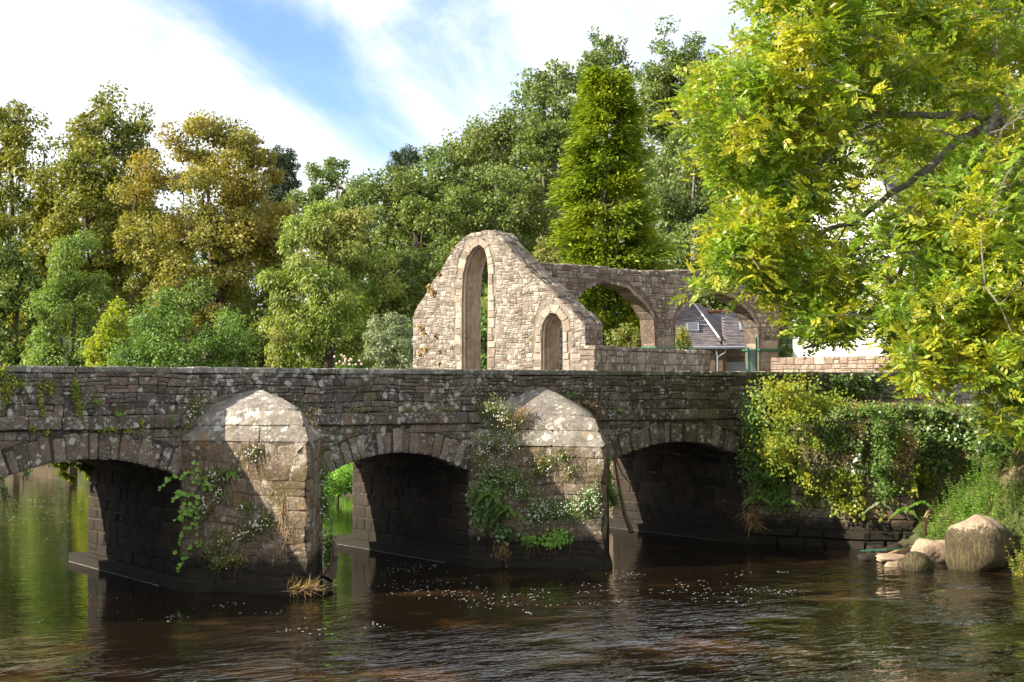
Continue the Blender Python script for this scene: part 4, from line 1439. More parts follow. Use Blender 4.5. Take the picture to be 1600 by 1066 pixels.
# trees on the hill
hill = [
    ('pine_tree', 'dark pine top peeping out behind the golden lime tree', 437, 206, 118, 70, 'pine', 0.3, 20),
    ('oak_tree', 'pale green treetop between the pine and the cherry tree', 525, 232, 112, 140, 'oak2', 0.32, 21),
    ('oak_tree', 'oak behind the cherry tree with its crown at the dip of the skyline', 600, 245, 105, 150, 'oak', 0.32, 22),
    ('pine_tree', 'small dark pine on the skyline above the low oaks', 632, 215, 128, 60, 'pine', 0.3, 23),
    ('oak_tree', 'light green oak on the skyline left of the higher hill oaks', 672, 213, 108, 150, 'oak2', 0.32, 24),
    ('oak_tree', 'spreading oak with bare pale limbs above the chapel gable', 768, 150, 110, 170, 'oak', 0.32, 25),
    ('oak_tree', 'high oak on the hill immediately left of the golden cypress top', 865, 75, 118, 150, 'oak2', 0.33, 26),
    ('oak_tree', 'topmost slender oak on the skyline behind the cypress tip', 945, 44, 124, 90, 'oak2', 0.33, 27),
    ('oak_tree', 'dark rounded oak right of the cypress tip, highest on the hill', 1062, 34, 118, 155, 'oak', 0.33, 28),
    ('oak_tree', 'grey-green oak low on the slope right of the golden cypress', 1085, 185, 98, 150, 'oak2', 0.3, 29),
    ('oak_tree', 'oak crown on the slope midway between the cherry tree and gable peak', 650, 285, 90, 170, 'oak', 0.28, 30),
    ('oak_tree', 'oak directly behind the gable peak with twisting limbs', 775, 232, 92, 180, 'oak', 0.28, 31),
    ('oak_tree', 'oak crown wedged between the hill oaks and the left side of the cypress', 850, 170, 98, 130, 'oak', 0.3, 32),
    ('oak_tree', 'dark oak low behind the left shoulder of the gable', 690, 350, 82, 130, 'oak', 0.26, 33),
    ('oak_tree', 'oak at the foot of the slope right of the cypress', 1095, 330, 86, 150, 'oak2', 0.27, 34),
    ('oak_tree', 'oak filling the slope beyond the second arcade arch', 1150, 360, 84, 170, 'oak', 0.27, 35),
    ('oak_tree', 'oak behind the upper left boughs of the ash tree', 1190, 120, 112, 190, 'oak', 0.33, 36),
    ('oak_tree', 'oak rising behind the white gabled house', 1330, 90, 112, 190, 'oak', 0.33, 37),
    ('oak_tree', 'far oak behind the roof of the long white house', 1500, 110, 115, 210, 'oak', 0.33, 38),
    ('oak_tree', 'shady oak under the gable peak on its left', 600, 370, 80, 120, 'oak', 0.25, 39),
]
for nm, lb, px, yt, D, wpx, lm_, sz, sd in hill:
    far = lm_ == 'pine'
    T_(nm, lb, px, yt, D, wpx, L[lm_], sz, sd, zbot=0.35 if not far else 0.55, aspect=0.25 if far else 0.65, lobes=8, bark='palebark' if sd % 2 else 'bark', cover=4.6, shell=0.4, yb=None if far else min(575, yt + wpx * 1.35))
T_('golden_bush', 'yellowish bush between the gable coping and the golden cypress', 853, 352, 74, 60, L['cherry'], 0.2, 60, trunkless=True, zbot=0.2, cat='shrub')
T_('laurel_bush', 'bright green bush behind the left shoulder of the gable', 700, 400, 70, 90, L['hazel'], 0.2, 61, trunkless=True, zbot=0.1, cat='shrub')
T_('green_shrub', 'dark green shrub seen through the tall chapel window', 757, 470, 66, 70, L['hazel'], 0.2, 62, trunkless=True, zbot=0.0, cat='shrub')
T_('elder_shrub', 'pale shrub beside the first arcade pillar on its right', 1066, 495, 70.5, 26, L['cherry'], 0.14, 63, trunkless=True, zbot=0.0, cat='shrub')
T_('pink_rose_bush', 'rose bush with pink blooms just above the parapet', 541, 561, 58, 42, L['hazel'], 0.12, 64, trunkless=True, zbot=0.0, cat='shrub', rc=0.3)
T_('broom_shrub', 'dull green shrub under the first arcade arch', 985, 500, 67.5, 90, L['herb'], 0.16, 65, trunkless=True, zbot=0.0, cat='shrub')
T_('riverside_bush', 'sunlit green bush on the bank seen under the middle arch', 528, 722, 51, 95, L['nettle'], 0.13, 66, trunkless=True, zbot=0.0, cat='shrub', base=0.1)
T_('willow_bush', 'green bush on the upstream bank beside the right-hand pier', 470, 700, 56, 70, L['hazel'], 0.16, 67, trunkless=True, zbot=0.0, cat='shrub', base=0.1)
# distant woods behind it all
rgw = np.random.default_rng(77)
tp = []
for i in range(260):
    px_ = rgw.uniform(-300, 1900); D_ = rgw.uniform(128, 175)
    P = W(px_, 603, D_); gz = float(ground(P[0], P[1]))
    cap = np.interp(px_, [-300, 430, 600, 700, 860, 1060, 1900], [275, 325, 290, 262, 145, 105, 180])
    zt = float(W(px_, cap + rgw.uniform(0, 50), D_)[2])
    for k in range(5):
        tp.append([P[0] + rgw.normal(0, 2), P[1] + rgw.normal(0, 2), gz + 1 + (zt - gz) * rgw.random()])
V = clump_leaves(np.array(tp), 2.0, 54, 0.38, rgw, 0.75)
tag(leaf_obj('distant_woodland', V, L['oak'], None, rgw), 'dark wood of oaks on the hillside behind all the single trees', 'woodland', kind='stuff')

n = 15000
px_ = rgw.uniform(430, 1330, n); D_ = rgw.uniform(82, 150, n)
P = np.array([W(a, 603, d) for a, d in zip(px_, D_)])
P[:, 2] = GLOOK(P[:, 0], P[:, 1]) + 1.6 * rgw.random(n) ** 2
V = leaf_quads(P, unit(rgw.normal(size=(n, 3)) + ZV * 0.5), unit(rgw.normal(0, 0.5, (n, 3)) + ZV + np.array([-0.6, 0, 0])), 0.8 * rgw.uniform(0.6, 1.3, n), 0.5, rgw)
tag(leaf_obj('hillside_undergrowth', V, L['oak'], None, rgw), 'leafy undergrowth covering the hill slope between the oak trunks', 'undergrowth', kind='stuff')
# golden cypress: sprays that droop outwards from a cone
rg = np.random.default_rng(31)


def cypress(name, label, px, ytop, D, wpx, seed, mat):
    rg = np.random.default_rng(seed)
    P = W(px, 603, D); gz = float(ground(P[0], P[1])); zt = float(W(px, ytop, D)[2])
    H = zt - gz; R = wpx * D / FPX / 2
    t = thing(name, label, 'tree', (P[0], P[1], gz))
    nf = 560
    per_f = 12
    kf = rg.random(nf) ** 1.15
    hf = 0.02 + 0.97 * kf
    tf = rg.uniform(0, 2 * math.pi, nf)
    pf = np.minimum(1.05, 0.02 + 1.12 * (1 - hf) ** 0.66) * rg.uniform(0.48, 1.2, nf)
    pf *= 1 + 0.10 * np.sin(tf * 3 + hf * 11) + 0.07 * np.sin(tf * 2 - hf * 23)
    t_ = rg.random((nf, per_f)) ** 0.6
    rr0 = R * pf[:, None] * (0.45 + 0.55 * t_) + 0.1
    tha = tf[:, None] + rg.normal(0, 0.10, (nf, per_f)) * (0.4 + t_)
    zz0 = gz + 0.2 + hf[:, None] * (H - 0.7) + 0.55 * t_ - 0.9 * t_ ** 3 * 0.6 + rg.normal(0, 0.10, (nf, per_f))
    th = tha.ravel(); r = rr0.ravel(); z = np.minimum(zz0.ravel(), zt)
    n = len(th)
    C = np.stack([P[0] + np.cos(th) * r, P[1] + np.sin(th) * r, z], -1)
    out = np.stack([np.cos(th), np.sin(th), np.zeros(n)], -1)
    m_ = 14
    V = []
    for j in range(m_):
        s = j / m_
        ang = rg.normal(0, 0.55, n)
        side = np.cross(out, ZV)
        d = unit(out * np.cos(ang)[:, None] + side * np.sin(ang)[:, None] + ZV * 0.25 + ZV * rg.normal(0.0, 0.15, (n, 1)))
        st_ = C + d * (0.75 * s + 0.05 * rg.random((n, 1))) - ZV * (0.14 * rg.random((n, 1)))
        dd = unit(d + ZV * rg.normal(-0.35, 0.3, (n, 1)))
        ln = rg.uniform(0.22, 0.42, n)
        V.append(leaf_quads(st_, dd, unit(ZV + rg.normal(0, 0.5, (n, 3))), ln, ln * 0.30, rg, 0.05))
    V = np.concatenate(V)
    rr = np.tile(np.clip(rg.random(n) * 0.5, 0, 1), m_) + rg.random(n * m_) * 0.5
    leaf_obj('crown', V, mat, t, rg, rnd=rr)
    tips = C[::40]
    V, F = grow((P[0], P[1], gz - 0.2), (P[0], P[1], zt - 0.4), tips, rg, 0.28, 0.015, 5, low=0.03, wob=0.0)
    mesh('trunk', V, F, M['bark'], t)


cypress('golden_cypress', 'tall golden-green conifer rising behind the first arcade arch', 948, 100, 78, 182, 70, L['cypress'])

# ------------------------------------------------------------------ the big ash in front
rg = np.random.default_rng(99)
AP = W(1600, 603, 37.0)
agz = float(ground(AP[0], AP[1]))
ash = thing('ash_tree', 'large sunlit ash tree arching over the right bank with boughs reaching left', 'tree', (AP[0], AP[1], agz))
CR = [(1150, -60), (1172, 5), (1150, 60), (1100, 66), (1110, 112), (1078, 140), (1052, 178), (1060, 212), (1098, 240), (1118, 300), (1128, 345), (1108, 352), (1105, 395), (1115, 420), (1090, 440), (1084, 455),
      (1115, 458), (1150, 462), (1196, 462), (1212, 530), (1232, 552), (1262, 546), (1320, 538), (1345, 505), (1372, 492), (1402, 545), (1410, 580), (1428, 618), (1466, 618), (1490, 570), (1515, 590), (1550, 620), (1560, 680), (1590, 690), (1800, 700), (1900, 300), (1900, -60)]


def inpoly(x, y, poly):
    ins = np.zeros(len(x), bool)
    n = len(poly)
    for i in range(n):
        (x0, y0), (x1, y1) = poly[i], poly[(i + 1) % n]
        ins ^= ((y0 > y) != (y1 > y)) & (x < (x1 - x0) * (y - y0) / (y1 - y0 + 1e-12) + x0)
    return ins


# boughs: hand-laid main limbs (picture x, y, depth)
limbs = [
    [(1600, 640, 37), (1592, 480, 37), (1580, 300, 36.8), (1562, 185, 36.5), (1556, 100, 36.5), (1560, 0, 36.8), (1570, -110, 37)],
    [(1562, 185, 36.5), (1520, 178, 35.8), (1440, 182, 34.8), (1350, 178, 33.5), (1250, 170, 32.5), (1150, 178, 31.8)],
    [(1562, 190, 36.5), (1500, 215, 35.6), (1455, 262, 34.8), (1400, 300, 34.2), (1340, 345, 33.8), (1290, 362, 33.4), (1220, 420, 32.8)],
    [(1556, 100, 36.5), (1500, 40, 35.2), (1400, 10, 34), (1300, -20, 33), (1220, -30, 32)],
    [(1558, 170, 36.5), (1530, 240, 33.5), (1500, 360, 31.0), (1480, 460, 30.0), (1455, 560, 29.8)],
    [(1580, 300, 36.8), (1610, 340, 33.5), (1600, 470, 31.4), (1585, 600, 30.8)],
    [(1455, 262, 34.8), (1420, 380, 34), (1400, 440, 33.5), (1330, 520, 33), (1255, 545, 32.6)],
    [(1350, 178, 33.5), (1270, 270, 32.8), (1190, 320, 32), (1140, 400, 31.6)],
    [(1556, 60, 36.5), (1640, -20, 36), (1760, -60, 36)], [(1580, 300, 36.8), (1680, 220, 37), (1790, 200, 37)],
    [(1556, 100, 36.5), (1520, 60, 40), (1440, 40, 43)], [(1580, 300, 36.8), (1560, 250, 41), (1500, 260, 44)],
]
LP, LR = [], []
parts = []
for i, lb in enumerate(limbs):
    pts = np.array([W(*p) for p in lb])
    # smooth
    tt = np.linspace(0, len(pts) - 1, (len(pts) - 1) * 5 + 1)
    sm = np.stack([np.interp(tt, range(len(pts)), pts[:, k]) for k in range(3)], -1)
    for _ in range(3): sm[1:-1] = (sm[:-2] + sm[1:-1] * 2 + sm[2:]) / 4
    sm[1:-1] += rg.normal(0, 0.03, sm[1:-1].shape)
    r0_ = 0.30 if i == 0 else (0.12 if i < 4 else 0.09)
    rad = np.linspace(r0_, 0.11 if i == 0 else 0.028, len(sm))
    parts.append(tube(list(sm), list(rad), 8))
    LP += list(sm); LR += list(rad)
# trunk foot down to the ground
parts.append(tube([np.array([AP[0], AP[1], agz - 0.4]), W(1600, 640, 37)], [0.42, 0.31], 10))
LPA = np.array(LP)
# clump centres
n = 42000
D_ = 27.5 + 17.5 * rg.random(n)
px_ = rg.uniform(1040, 1880, n); py_ = rg.uniform(-160, 715, n)
tips = np.array([W(a, b, d) for a, b, d in zip(px_, py_, D_)])
ok = inpoly(px_, np.maximum(py_, -55), CR)
dl = np.array([np.min(np.linalg.norm(LPA - p, axis=1)) for p in tips])
ctr = W(1590, 200, 36.5)
rel = tips - ctr
ell = np.sqrt(((rel @ RV) / 8.9) ** 2 + ((rel @ FH) / 7.5) ** 2 + (rel[:, 2] / 7.8) ** 2)
pr_ = np.exp(-(dl / 1.5) ** 2) * (0.45 + 0.55 * (ell > 0.55))
# thin patches where the house and sky show through
thin = [(1365, 262, 50, 42, 0.55), (1385, 405, 80, 45, 0.9), (1330, 480, 50, 30, 0.7), (1520, 545, 40, 14, 0.15), (1440, 310, 40, 22, 0.5), (1560, 290, 32, 25, 0.25), (1465, 590, 22, 14, 0.3), (1290, 330, 40, 40, 0.8), (1350, 345, 50, 30, 0.6)]
for (a, b, ra, rb, f) in thin:
    e_ = ((px_ - a) / ra) ** 2 + ((py_ - b) / rb) ** 2
    pr_ *= np.where(e_ < 1, f, 1)
for (xa, ya_, xb, yb_, wd_, f) in ((1500, 215, 1400, 300, 26, 0.12), (1400, 300, 1290, 362, 22, 0.15), (1560, 178, 1430, 182, 16, 0.25), (1500, 215, 1560, 190, 22, 0.2), (1420, 380, 1350, 500, 22, 0.3), (1300, 250, 1200, 330, 14, 0.4)):
    tt = np.clip(((px_ - xa) * (xb - xa) + (py_ - ya_) * (yb_ - ya_)) / ((xb - xa) ** 2 + (yb_ - ya_) ** 2), 0, 1)
    dd_ = np.hypot(px_ - xa - tt * (xb - xa), py_ - ya_ - tt * (yb_ - ya_))
    pr_ *= np.where((dd_ < wd_) & (D_ < 37.5), f, 1)
inview = (px_ < 1640) & (py_ > -40)
pr_ *= np.where(inview, 1.0, 0.35)
ok &= rg.random(n) < pr_ * 1.0
tips = tips[ok]
if len(tips) > 3250: tips = tips[:3250]
_cs = tips[rg.choice(len(tips), 560, replace=False)]
_nn = np.array([np.argmin(np.linalg.norm(_cs - p, axis=1)) for p in tips])
tips = _cs[_nn] + (tips - _cs[_nn]) * np.array([0.66, 0.66, 0.52]) + ZV * rg.normal(0, 0.03, (len(tips), 1))
_k = 150
_bx, _by, _bd = rg.uniform(1295, 1475, _k), rg.uniform(215, 535, _k), rg.uniform(37.5, 44, _k)
tips = np.concatenate([tips, np.array([W(a, b, d) for a, b, d in zip(_bx, _by, _bd)])])
_x, _y = proj(tips)
_dd = (tips - CAM) @ FH
_keep = np.ones(len(tips), bool)
for (xa, ya_, xb, yb_, wd_, f) in ((1500, 215, 1400, 300, 22, 0.15), (1400, 300, 1290, 362, 20, 0.25), (1562, 182, 1430, 184, 15, 0.3), (1562, 190, 1500, 215, 18, 0.2), (1430, 182, 1330, 178, 9, 0.4), (1350, 178, 1270, 270, 9, 0.5)):
    tt = np.clip(((_x - xa) * (xb - xa) + (_y - ya_) * (yb_ - ya_)) / ((xb - xa) ** 2 + (yb_ - ya_) ** 2), 0, 1)
    d_ = np.hypot(_x - xa - tt * (xb - xa), _y - ya_ - tt * (yb_ - ya_))
    _keep &= ~((d_ < wd_ + 12) & (_dd < 36) & (rg.random(len(tips)) > f))
for (a, b, ra, rb, f) in ((1362, 262, 34, 34, 0.3), (1400, 318, 34, 16, 0.3), (1420, 425, 26, 16, 0.3), (1340, 400, 40, 40, 0.6), (1300, 320, 26, 20, 0.6), (1550, 285, 28, 18, 0.3), (1520, 545, 34, 10, 0.2)):
    _keep &= ~(((((_x - a) / (ra + 8)) ** 2 + ((_y - b) / (rb + 8)) ** 2) < 1) & (rg.random(len(tips)) > f))
tips = tips[_keep]
# twigs: from the nearest bough point, one in three drawn through an intermediate fork
forks = []
for p in tips:
    d = np.linalg.norm(LPA - p, axis=1)
    j = int(np.argmin(d))
    a = LPA[j]
    if forks:
        FA = np.array(forks)
        df_ = np.linalg.norm(FA - p, axis=1)
        jj = int(np.argmin(df_))
        if df_[jj] < d[j] * 0.8: a = FA[jj]; d_ = df_[jj]
        else: d_ = d[j]
    else: d_ = d[j]
    mid = (a + p) / 2 + ZV * 0.12 * d_ + rg.normal(0, 0.05, 3)
    r1_ = 0.008 + 0.012 * d_
    parts.append(tube([a, mid, p], [r1_, r1_ * 0.7, 0.005], 4, cap=False))
    forks.append(mid)
V, F, _ = join(parts)
mesh('trunk', V, F, M['palebark'], ash)


def ash_clump(rg, nl=11):
    """unit cluster of pinnate leaves"""
    out = []
    for i in range(nl):
        th = rg.uniform(0, 2 * math.pi); el = rg.normal(0.05, 0.45)
        d = np.array([math.cos(th) * math.cos(el), math.sin(th) * math.cos(el), math.sin(el)])
        st_ = d * rg.uniform(0.0, 0.22) + rg.normal(0, 0.07, 3)
        L_ = rg.uniform(0.24, 0.36)
        side = unit(np.cross(d, ZV) + rg.normal(0, 0.5, 3)); nn = np.cross(side, d)
        for k in range(5):
            t = 0.22 + 0.17 * k
            p = st_ + d * L_ * t - ZV * 0.05 * L_ * t * t * 3
            for s in ((-1, 1) if k < 4 else (0,)):
                T = unit(d * (0.75 if s else 1.0) + side * s * 0.9 - ZV * 0.12)
                ln = rg.uniform(0.085, 0.13)
                out.append(leaf_quads(p[None], T[None], unit(nn + rg.normal(0, 0.45, 3))[None], ln, ln * 0.46, rg, 0.06))
    return np.concatenate(out)


proto = [ash_clump(rg) for _ in range(6)]
VV, RR = [], []
for p in tips:
    a = rg.uniform(0, 2 * math.pi); s = rg.uniform(0.9, 1.45)
    c_, s_ = math.cos(a) * s, math.sin(a) * s
    Q = proto[rg.integers(6)]
    VV.append(np.stack([Q[:, 0] * c_ - Q[:, 1] * s_, Q[:, 0] * s_ + Q[:, 1] * c_, Q[:, 2] * s], -1) + p)
    RR.append(np.clip(rg.random() * 0.5 + rg.random(len(Q) // 4) * 0.5, 0, 1))
leaf_obj('crown', np.concatenate(VV), L['ash'], ash, rg, rnd=np.concatenate(RR))


# ------------------------------------------------------------------ plants on the masonry and banks
def face_hit(surf, px, py):
    if surf == 'wall': return onplane(px, py, (0, -0.03, 0), (0, 1, 0)), np.array([0, -1., 0])
    if surf == 'wing': A, e, n_, ln, mp = segs[0]; return onplane(px, py, A + n_ * 0.0, n_), n_
    if surf == 'wing2': A, e, n_, ln, mp = segs[1]; return onplane(px, py, A, n_), n_
    if surf == 'under': return onplane(px, py, (0, 5.05, 0), (0, 1, 0)), np.array([0, -1., 0])
    if isinstance(surf, tuple) and surf[0] == 'cap':
        A, e, n_, ln = CUTL[surf[1]]
        return onplane(px, py, A - n_ * 0.15, n_), n_
    if surf == 'gable': return onplane(px, py, G0, gn), -gn
    if surf == 'bank':
        Ds = np.arange(30, 46, 0.1)
        r_ = ray(px, py)
        Ps = CAM + r_ * (Ds / float(r_ @ FH))[:, None]
        hit = Ps[:, 2] < GLOOK(Ps[:, 0], Ps[:, 1])
        nn_ = [None] * len(Ds)
        for (A, e, n_, ln, mp) in segs:
            hw = ((Ps - A) @ e > 0) & ((Ps - A) @ e < ln) & ((Ps - A) @ n_ < 0) & (Ps[:, 2] < 3.0)
            if hw.any() and (not hit.any() or np.argmax(hw) <= np.argmax(hit)): return Ps[np.argmax(hw)], n_
        if hit.any(): return Ps[np.argmax(hit)], unit(np.array([-0.7, -0.4, 0.6]))
        return W(px, py, 38.0), -FH
    if isinstance(surf, tuple) and surf[0] == 'D':
        return W(px, py, surf[1]), -FH
    A, e, n_, ln = CUTL[surf]
    return onplane(px, py, A + n_ * 0.02, n_), n_


def creeper(name, label, surf, blobs, leafmat, size, dens, seed, thick=0.10, aspect=0.8, droop=0.7, flowers=0, fmat=None, fsize=0.022, stems=True, cat='plant', stemmat='stem', group=None):
    """blobs: (px, py, rx, ry); leaves hang on the masonry"""
    rg = np.random.default_rng(seed)
    C, Nn = [], []
    for (bx, by, rx, ry) in blobs:
        k = max(3, int(1.9 * dens * rx * ry / 100.0))
        for _ in range(k):
            a = rg.uniform(0, 2 * math.pi); r = min(1.35, abs(rg.normal(0, 0.62)))
            h, n_ = face_hit(surf, bx + rx * r * math.cos(a), by + ry * r * math.sin(a))
            C.append(h); Nn.append(n_)
    C = np.array(C); Nn = np.array(Nn)
    ct = C.mean(0)
    t = thing(name, label, cat, ct, group)
    bump = 0.5 + 0.5 * np.sin(C[:, 2] * 9 + C[:, 0] * 7) * np.sin(C[:, 0] * 5 + 1)
    P = C + Nn * (thick * rg.random((len(C), 1)) * (0.4 + 0.8 * bump[:, None]))
    T = unit(rg.normal(0, 0.7, (len(C), 3)) - ZV * droop + Nn * 0.4)
    N = unit(Nn * 0.8 + ZV * 0.5 + rg.normal(0, 0.4, (len(C), 3)))
    s = size * rg.uniform(0.6, 1.3, len(C))
    leaf_obj('foliage', leaf_quads(P, T, N, s, s * aspect, rg), leafmat, t, rg)
    if stems:
        parts = []
        for i in range(0, len(C), max(1, len(C) // 26)):
            a = C[i] + Nn[i] * 0.01
            b = a - ZV * rg.uniform(0.1, 0.35) + rg.normal(0, 0.08, 3) + Nn[i] * rg.uniform(0.02, thick)
            parts.append(tube([a + ZV * 0.15, a, b], [0.004, 0.006, 0.003], 4))
        V, F, _ = join(parts)
        tag(mesh('stems', V, F, M[stemmat], t), kind='stuff')
    if flowers:
        k = rg.choice(len(C), min(flowers, len(C)), replace=False)
        Pf = C[k] + Nn[k] * (thick * rg.uniform(0.8, 1.4, (len(k), 1)))
        V, F = [], []
        for p, n_ in zip(Pf, Nn[k]):
            nn = unit(n_ + ZV * 0.5 + rg.normal(0, 0.3, 3)); a = unit(np.cross(nn, ZV + 0.01)); b = np.cross(nn, a)
            r = fsize * rg.uniform(0.6, 1.2) * 0.6
            k0 = len(V)
            for j in range(6): V.append(p + r * (math.cos(j * math.pi / 3) * a + math.sin(j * math.pi / 3) * b) + nn * 0.003 * (j % 2))
            F.append(tuple(range(k0, k0 + 6)))
        tag(mesh('flowers', V, F, fmat or M['flower'], t), kind='stuff')
    return t


def fern(name, label, P, nrm, L_, nf, seed, mat=None, group=None, spread=1.2):
    rg = np.random.default_rng(seed)
    P = np.array(P, float); nrm = unit(np.array(nrm, float))
    t = thing(name, label, 'fern', P, group)
    side0 = unit(np.cross(nrm, ZV))
    for f in range(nf):
        a = (f / max(1, nf - 1) - 0.5) * 2 * spread + rg.normal(0, 0.12)
        d = unit(nrm * rg.uniform(0.5, 0.9) + side0 * math.sin(a) * 1.0 + ZV * math.cos(a) * rg.uniform(0.2, 0.9))
        ln = L_ * rg.uniform(0.7, 1.1)
        n = 16
        path = [P + d * ln * (i / n) - ZV * ln * 0.75 * (i / n) ** 2 for i in range(n + 1)]
        B, T, N, S_, W_ = [], [], [], [], []
        for i in range(2, n + 1):
            tg = unit(path[i] - path[i - 1])
            sd = unit(np.cross(tg, ZV)); up = np.cross(sd, tg)
            w_ = ln * 0.26 * math.sin(math.pi * min(1, 0.18 + 0.82 * (i / n))) ** 0.8 * (1 - 0.55 * i / n) + 0.008
            for s in (-1, 1):
                B.append(path[i]); T.append(unit(sd * s + tg * 0.35 - up * 0.1)); N.append(up); S_.append(w_); W_.append(ln / n * 0.9)
        V = leaf_quads(np.array(B), np.array(T), np.array(N), S_, W_, rg, 0.03)
        fr = leaf_obj('frond', V, mat or L['fern'], t, rg)
        mesh('midrib', *tube(path[::4], 0.004, 3), M['stem'], fr)
    return t


def tuft(name, label, pts, L_, mat, seed, per=40, nrm=(0, 0, 1), w_=0.012, cat='grass', lean=0.5):
    rg = np.random.default_rng(seed)
    pts = np.array(pts, float)
    n = per * len(pts)
    C = np.repeat(pts, per, 0) + rg.normal(0, 0.07, (n, 3)) * [1, 1, 0.3]
    d = unit(np.array(nrm) + rg.normal(0, lean, (n, 3)))
    l = L_ * rg.uniform(0.5, 1.2, n)
    V = leaf_quads(C, d, unit(rg.normal(size=(n, 3))), l, w_, rg, 0.02)
    t = thing(name, label, cat, pts.mean(0))
    leaf_obj('blades', V, mat, t, rg)
    return t


# left part of the parapet
creeper('ivy_plant', 'ivy patch on the parapet at the left edge of the picture', 'wall', [(8, 605, 12, 28), (3, 580, 8, 14), (22, 600, 5, 12), (35, 598, 6, 5)], L['bramble'], 0.05, 45, 101)
creeper('ivy_strand', 'long ivy strand trailing down the parapet left of the first pier', 'wall', [(118, 612, 5, 22), (122, 640, 6, 18), (132, 662, 8, 8), (115, 597, 3, 8)], L['bramble'], 0.05, 90, 102)
creeper('ivy_strand', 'thin ivy strand between the edge ivy and the long strand', 'wall', [(62, 625, 3, 18), (60, 600, 4, 6), (52, 668, 8, 5), (75, 602, 9, 12), (66, 648, 3, 8)], L['bramble'], 0.045, 60, 103)
creeper('creeping_plant', 'low green creeper along the string course above the left arch', 'wall', [(160, 671, 12, 4), (175, 670, 12, 4), (198, 672, 10, 4), (72, 675, 6, 3), (220, 660, 3, 12)], L['bramble'], 0.04, 90, 104)
creeper('small_fern_tuft', 'small green tuft on the string course midway over the left arch', 'wall', [(184, 646, 9, 5), (150, 626, 4, 4)], L['nettle'], 0.06, 90, 105, aspect=0.3)
creeper('small_weed', 'little weed on the string course just left of the first pier', 'wall', [(265, 654, 7, 6)], L['nettle'], 0.05, 90, 106, aspect=0.4)
creeper('fleabane_plant', 'brownish flowering weed at the left shoulder of the first pier cap', 'wall', [(304, 636, 14, 18), (294, 650, 12, 12), (290, 665, 8, 8)], L['herb'], 0.05, 60, 107, flowers=30, aspect=0.35)
creeper('hanging_creeper', 'sunlit creeper hanging under the left arch on its upstream side', 'under', [(100, 724, 20, 6), (130, 728, 10, 10), (98, 738, 7, 8), (136, 735, 5, 12), (110, 746, 5, 6)], L['yellow'], 0.09, 60, 108, aspect=0.9)
creeper('hanging_creeper', 'dark dangling creeper at the crown side of the left arch edge', 'wall', [(3, 760, 4, 18), (40, 740, 6, 8), (10, 775, 6, 6)], L['ivy'], 0.05, 50, 109)
creeper('red_wall_weed', 'russet weeds rooted in the lower left of the sunlit chapel gable', 'gable', [(658, 512, 4, 5), (664, 520, 3, 3), (681, 524, 3, 4), (666, 545, 5, 4), (686, 548, 2, 3), (656, 553, 2, 3), (687, 568, 3, 3)], L['dry'], 0.09, 120, 190, thick=0.12, stems=False)
creeper('red_wall_weed', 'russet weeds along the left slope of the chapel gable', 'gable', [(677, 455, 4, 7), (687, 428, 3, 3), (671, 448, 3, 4)], L['dry'], 0.09, 120, 191, thick=0.12, stems=False)
# first pier
creeper('fleabane_plant', 'flowering weeds spilling from the right shoulder of the first pier cap', 'wall', [(490, 645, 9, 12), (484, 660, 12, 14), (494, 672, 6, 10)], L['dry'], 0.06, 70, 110, flowers=40, aspect=0.3)
creeper('fleabane_plant', 'curtain of white-flowered weed down the shaded right side of the first pier', ('D', 31.0), [(493, 720, 8, 36), (497, 770, 14, 38), (510, 790, 12, 30), (503, 740, 14, 30)], L['hazel'], 0.05, 120, 111, thick=0.3, flowers=90, aspect=0.4)
creeper('fleabane_plant', 'white-flowered weed high on the sunlit face of the first pier', 0, [(395, 708, 20, 12), (402, 700, 8, 6)], L['herb'], 0.04, 60, 112, flowers=25, aspect=0.35, thick=0.06)
creeper('fleabane_plant', 'shaded flowering weed on the first pier beside the sapling', 0, [(338, 742, 20, 14), (325, 790, 16, 14), (345, 770, 10, 16)], L['herb'], 0.05, 90, 113, flowers=70, aspect=0.35, thick=0.12)
creeper('fleabane_plant', 'white-flowered weed in the middle of the first pier face', 0, [(385, 790, 16, 10), (405, 820, 24, 14), (380, 835, 16, 14), (415, 812, 10, 14)], L['herb'], 0.05, 120, 114, flowers=80, aspect=0.35, thick=0.13)
creeper('trailing_weed', 'yellowish weed low on the first pier above the water', 0, [(352, 845, 14, 16), (372, 872, 20, 10), (345, 875, 14, 14), (330, 862, 10, 12)], L['herb'], 0.05, 110, 115, flowers=12, aspect=0.4, thick=0.15)
creeper('dry_bindweed', 'dry brown trailing stems at the lower right of the first pier face', 0, [(440, 800, 10, 26), (450, 835, 12, 14), (430, 850, 12, 12)], L['dry'], 0.035, 26, 116, aspect=0.3, stemmat='drystem')
fern('small_fern', 'bright small fern on the upper sunlit face of the first pier', face_hit(0, 362, 738)[0], CUTL[0][2], 0.34, 6, 117, L['nettle'])
creeper('hanging_root_plant', 'dark leafy plant hanging over the water at the right foot of the first pier', ('D', 30.4), [(517, 850, 9, 28), (524, 880, 6, 14), (512, 868, 6, 20)], L['ivy'], 0.06, 60, 118, thick=0.2)

